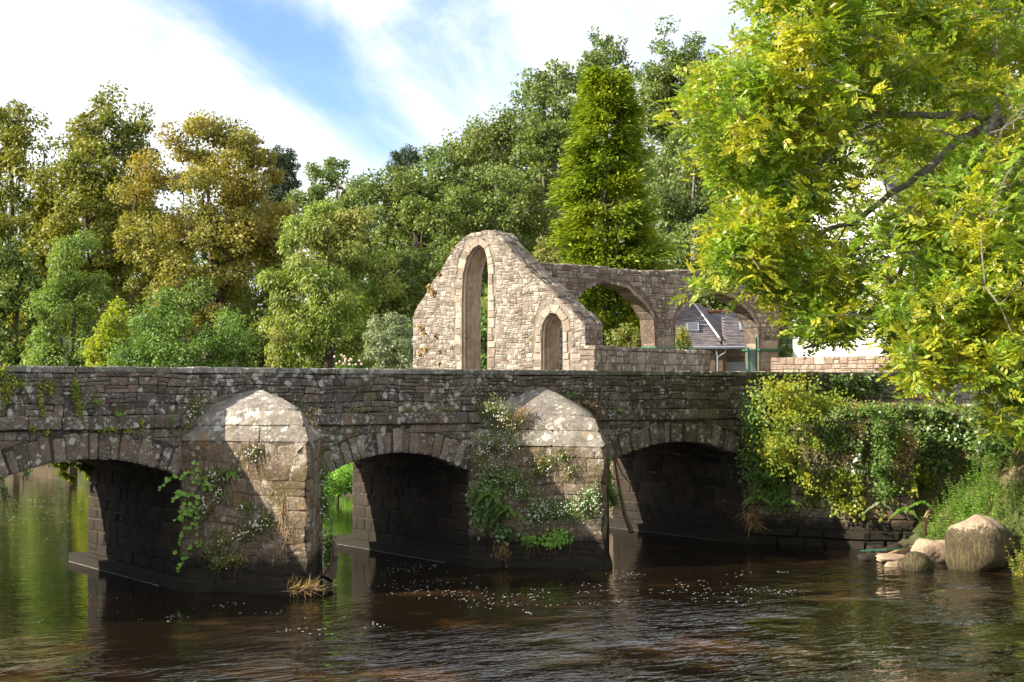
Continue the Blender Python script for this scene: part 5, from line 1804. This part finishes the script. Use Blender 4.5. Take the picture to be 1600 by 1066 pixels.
# alder sapling with big round leaves: every leaf its own part
rg = np.random.default_rng(55)
sap = thing('alder_sapling', 'sapling with round green leaves growing from the left side of the first pier', 'sapling', face_hit(0, 300, 880)[0])
pth = [[(308, 760), (300, 738), (285, 745), (262, 748), (248, 764)], [(308, 760), (312, 740), (305, 722)], [(310, 775), (295, 770), (280, 768), (270, 780)], [(314, 790), (300, 800), (286, 800), (276, 812)],
       [(315, 765), (322, 748), (330, 760)], [(318, 800), (300, 822), (285, 830), (276, 860)], [(318, 850), (300, 850), (288, 870), (280, 892)], [(330, 870), (345, 880), (360, 872)], [(312, 790), (290, 790), (284, 812)], [(310, 840), (306, 815), (312, 780)]]
parts, k = [], 0
base_p = np.array([300, 880])
lv = []
for i, pp in enumerate(pth):
    P3 = [W(a, b, 29.2 - 0.25 * rg.random()) for a, b in pp]
    parts.append(tube(P3, list(np.linspace(0.012, 0.004, len(P3))), 5))
    for j in range(len(P3) - 1):
        for t in (0.1, 0.3, 0.5, 0.75, 1.0):
            lv.append((P3[j] * (1 - t) + P3[j + 1] * t, P3[j + 1] - P3[j]))
parts.append(tube([W(318, 895, 29.4), W(312, 850, 29.3), W(314, 800, 29.2), W(308, 760, 29.1)], [0.02, 0.018, 0.014, 0.01], 5))
V, F, _ = join(parts)
mesh('stem', V, F, M['stem'], sap)
lme = []
for s in range(4):
    Vl = [(0, 0, 0)]
    for a in range(8):
        an = 2 * math.pi * (a + 0.5) / 8
        Vl.append((0.06 + 0.06 * math.cos(an), 0.055 * math.sin(an), 0.012 * math.cos(2 * an) * (0.5 + 0.5 * s)))
    me = bpy.data.meshes.new('leaf'); me.from_pydata(Vl + [(0.06, 0, -0.008)], [], [(1 + i, 1 + (i + 1) % 8, 9) for i in range(8)] + [(0, 4, 5)])
    at_ = me.attributes.new('rnd', 'FLOAT', 'POINT'); at_.data.foreach_set('value', [0.2 + 0.25 * s] * 10)
    me.materials.append(L['nettle']); lme.append(me)
so_ = origin(sap)
for (p, d) in lv:
    o = bpy.data.objects.new('leaf', lme[int(rg.integers(4))])
    COL.objects.link(o); o.parent = sap
    T = unit(d + rg.normal(0, 0.15, 3)); S = unit(rg.normal(0, 1, 3) + 0.0); N = unit(-FH * 0.8 + ZV * 0.5 + rg.normal(0, 0.35, 3))
    X = unit(T - N * (T @ N) + rg.normal(0, 0.3, 3)); X = unit(X - N * (X @ N)); Y = np.cross(N, X)
    sc = rg.uniform(0.5, 0.9)
    mt = Matrix(((X[0], Y[0], N[0]), (X[1], Y[1], N[1]), (X[2], Y[2], N[2]))).to_4x4()
    o.matrix_local = Matrix.Translation(Vector(p - so_)) @ mt @ Matrix.Scale(sc, 4)

# second pier
creeper('fleabane_plant', 'big mass of white-flowered weed left of the second pier cap', ('cap', 1), [(772, 640, 22, 20), (790, 655, 26, 22), (775, 690, 30, 24), (760, 705, 26, 22), (800, 700, 20, 22), (778, 725, 24, 14)], L['herb'], 0.055, 110, 130, flowers=260, aspect=0.35, thick=0.4, fsize=0.018)
creeper('dry_moss_clump', 'rust-brown dry growth on the left edge of the second pier cap', ('cap', 1), [(815, 650, 14, 14), (808, 668, 16, 18), (822, 640, 10, 6)], L['dry'], 0.04, 120, 131, aspect=0.3, thick=0.10)
creeper('dry_grass_clump', 'straw-coloured growth at the right shoulder of the second pier cap', 'wall', [(925, 634, 14, 9), (935, 644, 10, 8), (912, 628, 8, 5)], L['dry'], 0.06, 90, 132, flowers=20, aspect=0.25, thick=0.15)
creeper('green_weed', 'green weed just right of the straw-coloured growth on the parapet', 'wall', [(948, 648, 12, 9), (885, 618, 12, 6), (962, 640, 8, 6)], L['hazel'], 0.045, 60, 133, flowers=20)
creeper('fleabane_plant', 'olive tuft high on the sunlit face of the second pier', 1, [(850, 722, 24, 14), (840, 736, 14, 12), (880, 712, 14, 10), (890, 735, 12, 14)], L['herb'], 0.05, 110, 134, flowers=30, aspect=0.3, thick=0.10)
creeper('fleabane_plant', 'white-flowered weed band across the lower sunlit face of the second pier', 1, [(850, 790, 26, 20), (880, 800, 28, 18), (910, 790, 22, 24), (930, 780, 12, 28), (920, 770, 12, 12), (840, 805, 18, 14)], L['hazel'], 0.05, 95, 135, flowers=220, fsize=0.019, aspect=0.35, thick=0.16)
creeper('green_curtain_weed', 'dark green weed hanging down the right edge of the second pier', ('D', 34.6), [(951, 760, 8, 36), (958, 780, 10, 18), (949, 730, 5, 20)], L['hazel'], 0.05, 120, 136, thick=0.35)
creeper('ivy_plant', 'dark green ivy mass on the left side of the second pier under the arch end', 1, [(768, 765, 22, 24), (775, 800, 20, 24), (790, 830, 18, 14), (755, 800, 14, 30), (745, 780, 12, 26)], L['ivy'], 0.075, 55, 137, thick=0.3)
creeper('white_flower_weed', 'shaded white-flowered weed above the large fern', 1, [(800, 745, 26, 18), (775, 740, 22, 12), (815, 765, 22, 16)], L['hazel'], 0.05, 95, 138, flowers=90, fsize=0.016, aspect=0.35, thick=0.2)
for i, (a, b) in enumerate(((772, 775), (790, 792), (802, 800))):
    fern('hart_fern', ['upper left fern of the fern cluster on the second pier', 'middle fern of the cluster on the second pier', 'right-hand fern of the cluster on the second pier'][i], face_hit(1, a, b)[0] + CUTL[1][2] * 0.2, CUTL[1][2], 0.55, 9, 140 + i, group='ferns on the second pier')
creeper('round_leaf_plant', 'small bright leafy clump low on the second pier, left one', 1, [(828, 842, 13, 8)], L['nettle'], 0.07, 120, 144, thick=0.1)
creeper('round_leaf_plant', 'small bright leafy clump low on the second pier, right one', 1, [(872, 840, 18, 11), (860, 850, 8, 6)], L['nettle'], 0.07, 120, 145, thick=0.1)
creeper('dead_root_mass', 'hanging brown roots below the ferns of the second pier', 1, [(785, 855, 14, 22), (775, 870, 10, 12)], L['dry'], 0.08, 26, 146, aspect=0.15, droop=2.5)
creeper('moss_patch', 'olive moss strip on the parapet base between the piers', 'wall', [(560, 640, 14, 6), (640, 642, 16, 5), (700, 640, 20, 4), (600, 648, 9, 4)], L['herb'], 0.03, 70, 147, thick=0.03, stems=False)
creeper('small_weed', 'little weed growing on the spandrel over the right arch', 'wall', [(1105, 640, 10, 7), (1085, 628, 4, 4), (1045, 672, 5, 4)], L['hazel'], 0.04, 60, 148, thick=0.05)

# right abutment: brambles, ivy, ferns
creeper('bramble_bush', 'large sunlit bramble covering the corner of bridge and wing wall', ('D', 37.2),
        [(1225, 605, 45, 22), (1250, 630, 44, 26), (1230, 650, 48, 30), (1215, 690, 40, 30), (1225, 715, 24, 24), (1270, 640, 34, 24), (1200, 620, 24, 24), (1295, 625, 28, 16), (1250, 740, 12, 26), (1200, 700, 18, 34), (1262, 690, 16, 22)], L['bramble'], 0.085, 36, 160, thick=1.2, droop=0.6, aspect=0.65)
creeper('bramble_thicket', 'darker green bramble hanging down over the bridge corner to the fern', ('D', 37.9),
        [(1175, 660, 22, 50), (1180, 710, 24, 40), (1190, 750, 26, 30), (1210, 770, 30, 24), (1215, 735, 26, 24)], L['hazel'], 0.085, 50, 161, thick=0.8, droop=0.6)
creeper('ivy_plant', 'dark ivy over the parapet right of the bramble', 'wall', [(1310, 597, 26, 14), (1350, 595, 20, 13), (1335, 612, 28, 12), (1370, 606, 14, 10)], L['ivy'], 0.09, 55, 162, thick=0.25)
creeper('ivy_plant', 'grey-green ivy on the wing wall below the parapet ivy', 'bank', [(1325, 655, 16, 26), (1305, 680, 14, 24), (1330, 690, 20, 18), (1310, 645, 18, 14)], L['ivy'], 0.08, 50, 163, thick=0.40)
creeper('trailing_ivy', 'trailing ivy strands over the rusty earth of the right bank', 'bank', [(1370, 660, 18, 22), (1390, 670, 20, 24), (1385, 700, 14, 26), (1380, 735, 5, 26), (1410, 655, 16, 14), (1350, 700, 10, 30), (1383, 760, 8, 10)], L['ivy'], 0.075, 46, 164, thick=0.45)
creeper('ivy_thicket', 'dark ivy thicket on the upper bank under the hanging ash boughs', 'bank', [(1470, 660, 30, 22), (1500, 690, 34, 24), (1460, 700, 22, 26), (1530, 660, 26, 24), (1480, 735, 20, 14), (1545, 700, 26, 22), (1440, 680, 16, 20)], L['ivy'], 0.10, 44, 165, thick=0.45)
creeper('bramble_shoots', 'yellow-green bramble shoots at the foot of the wing wall', 'bank', [(1305, 770, 22, 20), (1330, 790, 26, 18), (1275, 775, 12, 14), (1345, 760, 14, 20), (1320, 745, 14, 14), (1360, 800, 16, 12), (1270, 760, 8, 22)], L['bramble'], 0.08, 36, 166, thick=0.45)
creeper('pale_umbel_plant', 'weeds with pale flower heads on the rusty part of the bank', 'bank', [(1335, 722, 12, 10), (1350, 715, 14, 8), (1382, 725, 9, 8), (1345, 735, 16, 10)], L['silver'], 0.06, 40, 167, flowers=12, fsize=0.05, thick=0.40)
creeper('dry_bank_growth', 'rust-coloured dead growth between the ivy strands of the right bank', 'bank', [(1350, 680, 20, 30), (1370, 700, 22, 34), (1395, 720, 26, 30), (1340, 640, 30, 10), (1400, 640, 34, 10), (1420, 700, 18, 30)], L['dry'], 0.07, 26, 168, thick=0.45, aspect=0.3)
creeper('yellow_weed', 'yellowing bush on the bank left of the nettles', 'bank', [(1435, 740, 16, 14), (1450, 755, 18, 14), (1425, 760, 10, 14)], L['bramble'], 0.08, 40, 169, thick=0.45)


creeper('leafy_bank_cover', 'sunlit mixed greenery hanging over the middle of the right bank wall', 'bank', [(1310, 690, 30, 26), (1350, 650, 34, 18), (1400, 690, 26, 34), (1330, 740, 26, 22), (1395, 760, 20, 24), (1290, 740, 14, 24), (1360, 780, 20, 16)], L['bramble'], 0.07, 26, 180, thick=0.3)
creeper('ivy_plant', 'ivy column hanging beside the rusty creeper at the corner of the wing wall', 'bank', [(1368, 670, 10, 30), (1374, 720, 9, 34), (1370, 765, 10, 20), (1390, 640, 30, 10)], L['ivy'], 0.07, 60, 183, thick=0.25)
creeper('bramble_bush', 'green brambles draping the outer corner of the wing wall down to the footing', ('D', 36.4), [(1368, 665, 18, 24), (1378, 700, 20, 26), (1370, 735, 18, 24), (1380, 765, 18, 18), (1392, 650, 22, 14), (1355, 640, 24, 10)], L['hazel'], 0.075, 42, 184, thick=0.5)
creeper('rusty_bank_cover', 'reddish brown dead creeper on the bare middle of the right bank', 'bank', [(1365, 700, 18, 26), (1345, 670, 14, 20), (1420, 690, 16, 26), (1330, 712, 16, 16), (1375, 745, 14, 16)], L['dry'], 0.06, 40, 181, thick=0.2, aspect=0.5)
creeper('leafy_bank_cover', 'green growth on the upper bank between the ivy thicket and nettles', 'bank', [(1450, 720, 24, 18), (1520, 725, 30, 18), (1570, 700, 26, 22), (1580, 660, 20, 20), (1420, 640, 24, 12)], L['hazel'], 0.08, 40, 182, thick=0.3)


def nettles(name, label, blobs, seed, mat, hgt=0.5, size=0.085, dens=1.0):
    rg = np.random.default_rng(seed)
    B, T, N, S = [], [], [], []
    stem = []
    c0_ = None
    for (px, py, D, rx, k) in blobs:
        for _ in range(int(k * dens)):
            P = W(px + rg.normal(0, rx), py, D + rg.normal(0, 0.5))
            P[2] = float(ground(P[0], P[1])) - 0.03
            if c0_ is None: c0_ = P.copy()
            h = hgt * rg.uniform(0.6, 1.3)
            lean = rg.normal(0, 0.18, 3) * [1, 1, 0] + np.array([-0.15, -0.05, 0])
            tipp = P + ZV * h + lean * h
            stem.append(tube([P, tipp], [0.006, 0.003], 3, cap=False))
            for j in range(9):
                t = 0.2 + 0.1 * j
                q_ = P * (1 - t) + tipp * t
                for s in range(3):
                    a = rg.uniform(0, 6.28)
                    B.append(q_); T.append(unit(np.array([math.cos(a), math.sin(a), rg.uniform(-0.3, 0.3)]))); N.append(unit(ZV + rg.normal(0, 0.3, 3))); S.append(size * rg.uniform(0.6, 1.2) * (1.2 - 0.5 * t))
    t = thing(name, label, 'plant', c0_)
    leaf_obj('foliage', leaf_quads(np.array(B), np.array(T), np.array(N), np.array(S), np.array(S) * 0.5, rg), mat, t, rg)
    V, F, _ = join(stem)
    mesh('stems', V, F, M['stem'], t)
    return t


nettles('nettle_patch', 'bright green nettles in the sun above the big boulder', [(1500, 770, 35.5, 26, 90), (1525, 780, 34.8, 24, 80), (1540, 750, 36.5, 22, 70), (1480, 760, 36, 16, 40)], 170, L['nettle'], 0.55)
nettles('weed_patch', 'sparse green weeds on the bank at the right edge', [(1590, 760, 34.5, 18, 50), (1585, 800, 33.0, 12, 30), (1575, 730, 36.5, 22, 50)], 171, L['hazel'], 0.4)
nettles('riverside_weed', 'green weed drooping beside the big boulder at the right edge', [(1597, 860, 31.2, 5, 22)], 172, L['bramble'], 0.7)
fern('bracken_fern', 'yellow-green fern at the left foot of the nettles', W(1415, 800, 34.8), (-0.8, -0.5, 0.4), 0.5, 9, 173, L['nettle'])
fern('bracken_fern', 'second yellow-green fern nearer the water left of the nettles', W(1440, 790, 34.9), (-0.7, -0.5, 0.6), 0.45, 9, 174, L['nettle'])
fern('wall_fern', 'fern on the wing wall at the lower end of the bramble', W(1185, 780, 37.0), (-0.6, -0.6, 0.3), 0.6, 9, 175, L['nettle'])
fern('wall_fern', 'smaller fern right of the wall fern near the footing', W(1235, 785, 36.6), (-0.6, -0.6, 0.3), 0.42, 7, 176, L['nettle'])
fern('pale_fern', 'pale fern hanging at the right end of the wing wall footing', W(1375, 790, 35.8), (-0.6, -0.6, 0.3), 0.45, 6, 177, L['silver'])
tuft('dry_grass_tuft', 'dry grass tuft at the bottom of the bramble above the water', [W(1170, 800, 37.2), W(1176, 815, 37.1)], 0.45, L['dry'], 178, 70, (-0.4, -0.6, -0.5))
tuft('wet_reed_tuft', 'straw debris caught at the waterline of the first pier nose', [W(470, 921, 28.2), W(482, 920, 28.3), W(455, 923, 28.1)], 0.3, L['dry'], 179, 40, (0.3, -0.5, 0.4), cat='debris')

# grass over the banks
rg = np.random.default_rng(200)
n = 42000
gx_ = rg.uniform(26.6, 36, n); gy_ = rg.uniform(-11, -0.6, n)
sd_ = river_sd(gx_, gy_)
gz_ = ground(gx_, gy_)
pn = 0.5 + 0.5 * np.sin(gx_ * 2.1 + np.sin(gy_ * 1.7) * 2) * np.sin(gy_ * 2.6 + 1)
ok = (sd_ > 0.9) & (rg.random(n) < 0.25 + 0.75 * pn)
P = np.stack([gx_, gy_, gz_ - 0.02], -1)[ok]
k = len(P)
T = unit(ZV + rg.normal(0, 0.45, (k, 3))); l = rg.uniform(0.08, 0.26, k)
V = leaf_quads(P, T, unit(rg.normal(size=(k, 3))), l, 0.018, rg, 0.03)
tag(leaf_obj('bank_grass', V, L['grass'], None, rg), 'thin grass on the sunlit right bank', 'grass', kind='stuff')
n = 16000
px_ = rg.uniform(440, 640, n); D_ = rg.uniform(44, 62, n)
P = np.array([W(a, 603, d) for a, d in zip(px_, D_)])
P[:, 2] = ground(P[:, 0], P[:, 1]) - 0.02
P = P[P[:, 2] > 0.05]; k = len(P)
l = rg.uniform(0.15, 0.5, k)
V = leaf_quads(P, unit(ZV + rg.normal(0, 0.5, (k, 3))), unit(rg.normal(size=(k, 3))), l, 0.06, rg, 0.03)
tag(leaf_obj('bank_grass', V, L['nettle'], None, rg), 'green growth on the far bank upstream of the bridge', 'grass', kind='stuff')


# ------------------------------------------------------------------ boulders and odds and ends
def boulder(name, label, px, pyb, D, w_, d_, h_, seed, mat, sink=0.25, group=None, flat=0.0):
    rg = np.random.default_rng(seed)
    c = W(px, pyb, D); c[2] = max(0.0, float(ground(c[0], c[1])) if c[2] > 0.3 else 0.0)
    bm_v, bm_f = [], []
    nu, nv = 28, 16
    ph = rg.uniform(0, 6, 8)
    for j in range(nv + 1):
        la = -math.pi / 2 + math.pi * j / nv
        for i in range(nu):
            lo = 2 * math.pi * i / nu
            d = np.array([math.cos(la) * math.cos(lo), math.cos(la) * math.sin(lo), math.sin(la)])
            s = 1 + 0.12 * math.sin(3 * d[0] + ph[0]) + 0.09 * math.sin(4 * d[1] + ph[1]) + 0.07 * math.sin(5 * d[2] + 4 * d[0] + ph[2]) + 0.03 * math.sin(11 * d[1] + 7 * d[0] + ph[3]) + 0.02 * math.sin(17 * d[2] + 13 * d[0] + ph[4])
            e = np.sign(d) * np.abs(d) ** (1.0 - 0.25 * flat)
            p = e * s
            bm_v.append(c + RV * p[0] * w_ / 2 + FH * p[1] * d_ / 2 + ZV * (p[2] * h_ / 2 + h_ / 2 - sink * h_))
    for j in range(nv):
        for i in range(nu):
            bm_f.append((j * nu + i, j * nu + (i + 1) % nu, (j + 1) * nu + (i + 1) % nu, (j + 1) * nu + i))
    return tag(mesh(name, bm_v, bm_f, mat, None, rnd=0.5, smooth=True, loc=tuple(c)), label, 'boulder', group)


boulder('boulder', 'largest rounded boulder with dark weed hanging on its lower half', 1534, 890, 32.6, 1.5, 1.6, 1.2, 301, M['boulder'], 0.16)
boulder('boulder', 'squarish pale boulder leaning against the largest one', 1459, 870, 34.0, 0.82, 0.9, 0.62, 302, M['rock'], 0.15, flat=1)
boulder('boulder', 'small dark wet boulder in the water before the squarish one', 1431, 889, 32.4, 0.78, 0.6, 0.5, 303, M['boulder'], 0.3)
boulder('boulder', 'flat pinkish slab lying at the water edge', 1393, 868, 34.0, 0.72, 0.6, 0.17, 304, M['rock'], 0.1, flat=1)
boulder('boulder', 'low wet stone at the left end of the rocks', 1358, 870, 34.2, 0.5, 0.5, 0.3, 305, M['tunnel'], 0.4)
boulder('boulder', 'thin slab under the flat pinkish slab', 1405, 878, 33.0, 0.62, 0.4, 0.16, 306, M['rock'], 0.3, flat=1)
for i, (a, b, D, s) in enumerate(((1368, 838, 35.6, 0.45), (1385, 845, 35.0, 0.4), (1398, 835, 35.2, 0.5), (1375, 858, 34.8, 0.3), (1418, 838, 35.0, 0.5), (1500, 815, 34.4, 0.4), (1480, 825, 34.2, 0.3))):
    boulder('bank_stone', ['dark stone at the foot of the wing wall end', 'dark stone in the gap right of the wing wall footing', 'mossy stone under the pale fern', 'wet stone at the waterline below the pale fern', 'dark stone left behind the squarish boulder', 'stone in the soil above the largest boulder', 'small stone in the soil beside the squarish boulder'][i], a, b, D, s, s, s * 0.7, 320 + i, M['tunnel'] if i < 5 else M['rock'], 0.3)
tag(mesh('garden_hose', *tube([W(1345, 861, 34.6), W(1362, 860, 34.3), W(1385, 859, 34.1), W(1410, 857, 34.3), W(1430, 850, 34.7)], 0.018, 6), M['hose']), 'green hose lying between the rocks at the water edge', 'hose')
tag(mesh('driftwood_branch', *tube([W(1446, 836, 35), W(1444, 815, 34.8), W(1450, 800, 34.8), W(1458, 795, 34.9)], [0.05, 0.06, 0.05, 0.03], 6), M['drystem']), 'short pale stump curving up from the soil left of the boulder', 'branch')
tag(mesh('driftwood_branch', *tube([W(1372, 872, 34.2), W(1400, 862, 34.3), W(1432, 852, 34.6)], [0.03, 0.045, 0.03], 6), M['drystem']), 'pale stick lying behind the flat slab', 'branch')
tag(mesh('dead_branch', *tube([W(959, 712, 35.0), W(963, 735, 34.9), W(968, 765, 34.6), W(975, 800, 34.3), W(987, 832, 34.0)], [0.03, 0.035, 0.04, 0.05, 0.06], 6), M['wood']), 'long dead branch leaning in the right arch beside the second pier', 'branch')
tag(mesh('dead_branch', *tube([W(960, 712, 35.1), W(972, 740, 35.0), W(984, 756, 35.0)], [0.02, 0.018, 0.01], 5), M['wood']), 'thin forked twig hanging at the top of the leaning dead branch', 'branch')
tag(mesh('root_debris', *tube([W(512, 905, 29.6), W(520, 890, 29.7), W(524, 872, 29.8), W(520, 850, 30)], [0.12, 0.10, 0.07, 0.03], 7), M['wood']), 'dark root stump standing in the water beside the first pier', 'root')
# pink blooms and pale pavement glimpses
rb = [o for o in bpy.data.objects if o.name.startswith('pink_rose_bush')][0]
V, F = [], []
for i in range(16):
    p = W(541 + rg.normal(0, 12), 564 + rg.normal(0, 5), 57.2 + rg.uniform(0, 0.6))
    r = 0.05
    k0 = len(V)
    for j in range(6): V.append(p + r * (math.cos(j * math.pi / 3) * RV + math.sin(j * math.pi / 3) * ZV) - FH * 0.02 * (j % 2))
    V.append(p - FH * 0.05)
    F += [(k0 + j, k0 + (j + 1) % 6, k0 + 6) for j in range(6)]
mesh('blooms', V, F, M['pink'], rb)
# road beyond the bridge on the right bank
V = []
rp = [(26.5, 0.4), (30, 0.2), (36, -1.5), (46, -5), (70, -14)]
rq = [(26.5, 4.6), (30, 5.2), (36, 5.0), (46, 3), (70, -4)]
for a in rp: V.append((a[0], a[1], 3.30))
for a in rq: V.append((a[0], a[1], 3.30))
tag(mesh('road', V, [(i, i + 1, i + 6, i + 5) for i in range(4)], M['pavement']), kind='structure')

# foam flecks
rg = np.random.default_rng(400)
V, F = [], []
def fleck(P, r):
    k0 = len(V); m_ = 6
    a0 = rg.uniform(0, 6); st_ = rg.uniform(0.5, 1)
    for j in range(m_):
        rr = r * rg.uniform(0.7, 1.2)
        V.append((P[0] + rr * math.cos(a0 + j * 2 * math.pi / m_) * 1.4, P[1] + rr * st_ * math.sin(a0 + j * 2 * math.pi / m_), 0.006))
    F.append(tuple(range(k0, k0 + m_)))
regs = [(620, 900, 70, 14, 90), (700, 925, 90, 16, 170), (820, 940, 110, 16, 150), (990, 905, 120, 22, 130), (1100, 925, 130, 14, 150), (1200, 910, 60, 16, 50), (60, 800, 60, 60, 220), (250, 950, 160, 30, 90), (500, 960, 140, 40, 70), (1245, 925, 30, 3, 30), (100, 917, 60, 3, 50), (650, 880, 80, 14, 60), (95, 750, 40, 14, 60)]
for (a, b, ra, rb_, n) in regs:
    cl_ = [(a + rg.normal(0, ra * 0.6), b + rg.normal(0, rb_ * 0.6), rg.uniform(6, 34)) for _c in range(max(3, n // 9))]
    for _ in range(int(n * 0.65)):
        ca_, cb_, cw_ = cl_[int(rg.integers(len(cl_)))]
        px = ca_ + rg.normal(0, cw_); py = cb_ + rg.normal(0, 2.0) + 0.04 * (px - ca_)
        P = onplane(px, py, (0, 0, 0), (0, 0, 1))
        if river_sd(P[0], P[1]) > -0.1 or py < 735: continue
        fleck(P, rg.uniform(0.006, 0.017) * (1.6 if py < 830 else 1))
tag(mesh('river_foam', V, F, M['foam']), 'scattered white foam flecks drifting on the dark river', 'foam', kind='stuff')
# highlight on the lit water edge at the footings, painted as white strips
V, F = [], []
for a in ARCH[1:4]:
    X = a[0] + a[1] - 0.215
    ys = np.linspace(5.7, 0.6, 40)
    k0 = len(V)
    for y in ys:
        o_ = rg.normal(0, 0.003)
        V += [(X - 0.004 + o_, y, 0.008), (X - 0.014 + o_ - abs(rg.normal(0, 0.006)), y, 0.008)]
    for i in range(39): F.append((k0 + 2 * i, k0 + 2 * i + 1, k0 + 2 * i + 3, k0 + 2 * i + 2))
tag(mesh('glint_line', V, F, M['foam']), 'thin white strips painting the glint of lit water along the stone footings under the arches', 'foam', kind='stuff')
print('tris', sum(len(o.data.polygons) * 2 for o in bpy.data.objects if o.type == 'MESH'), 'objs', len(bpy.data.objects))
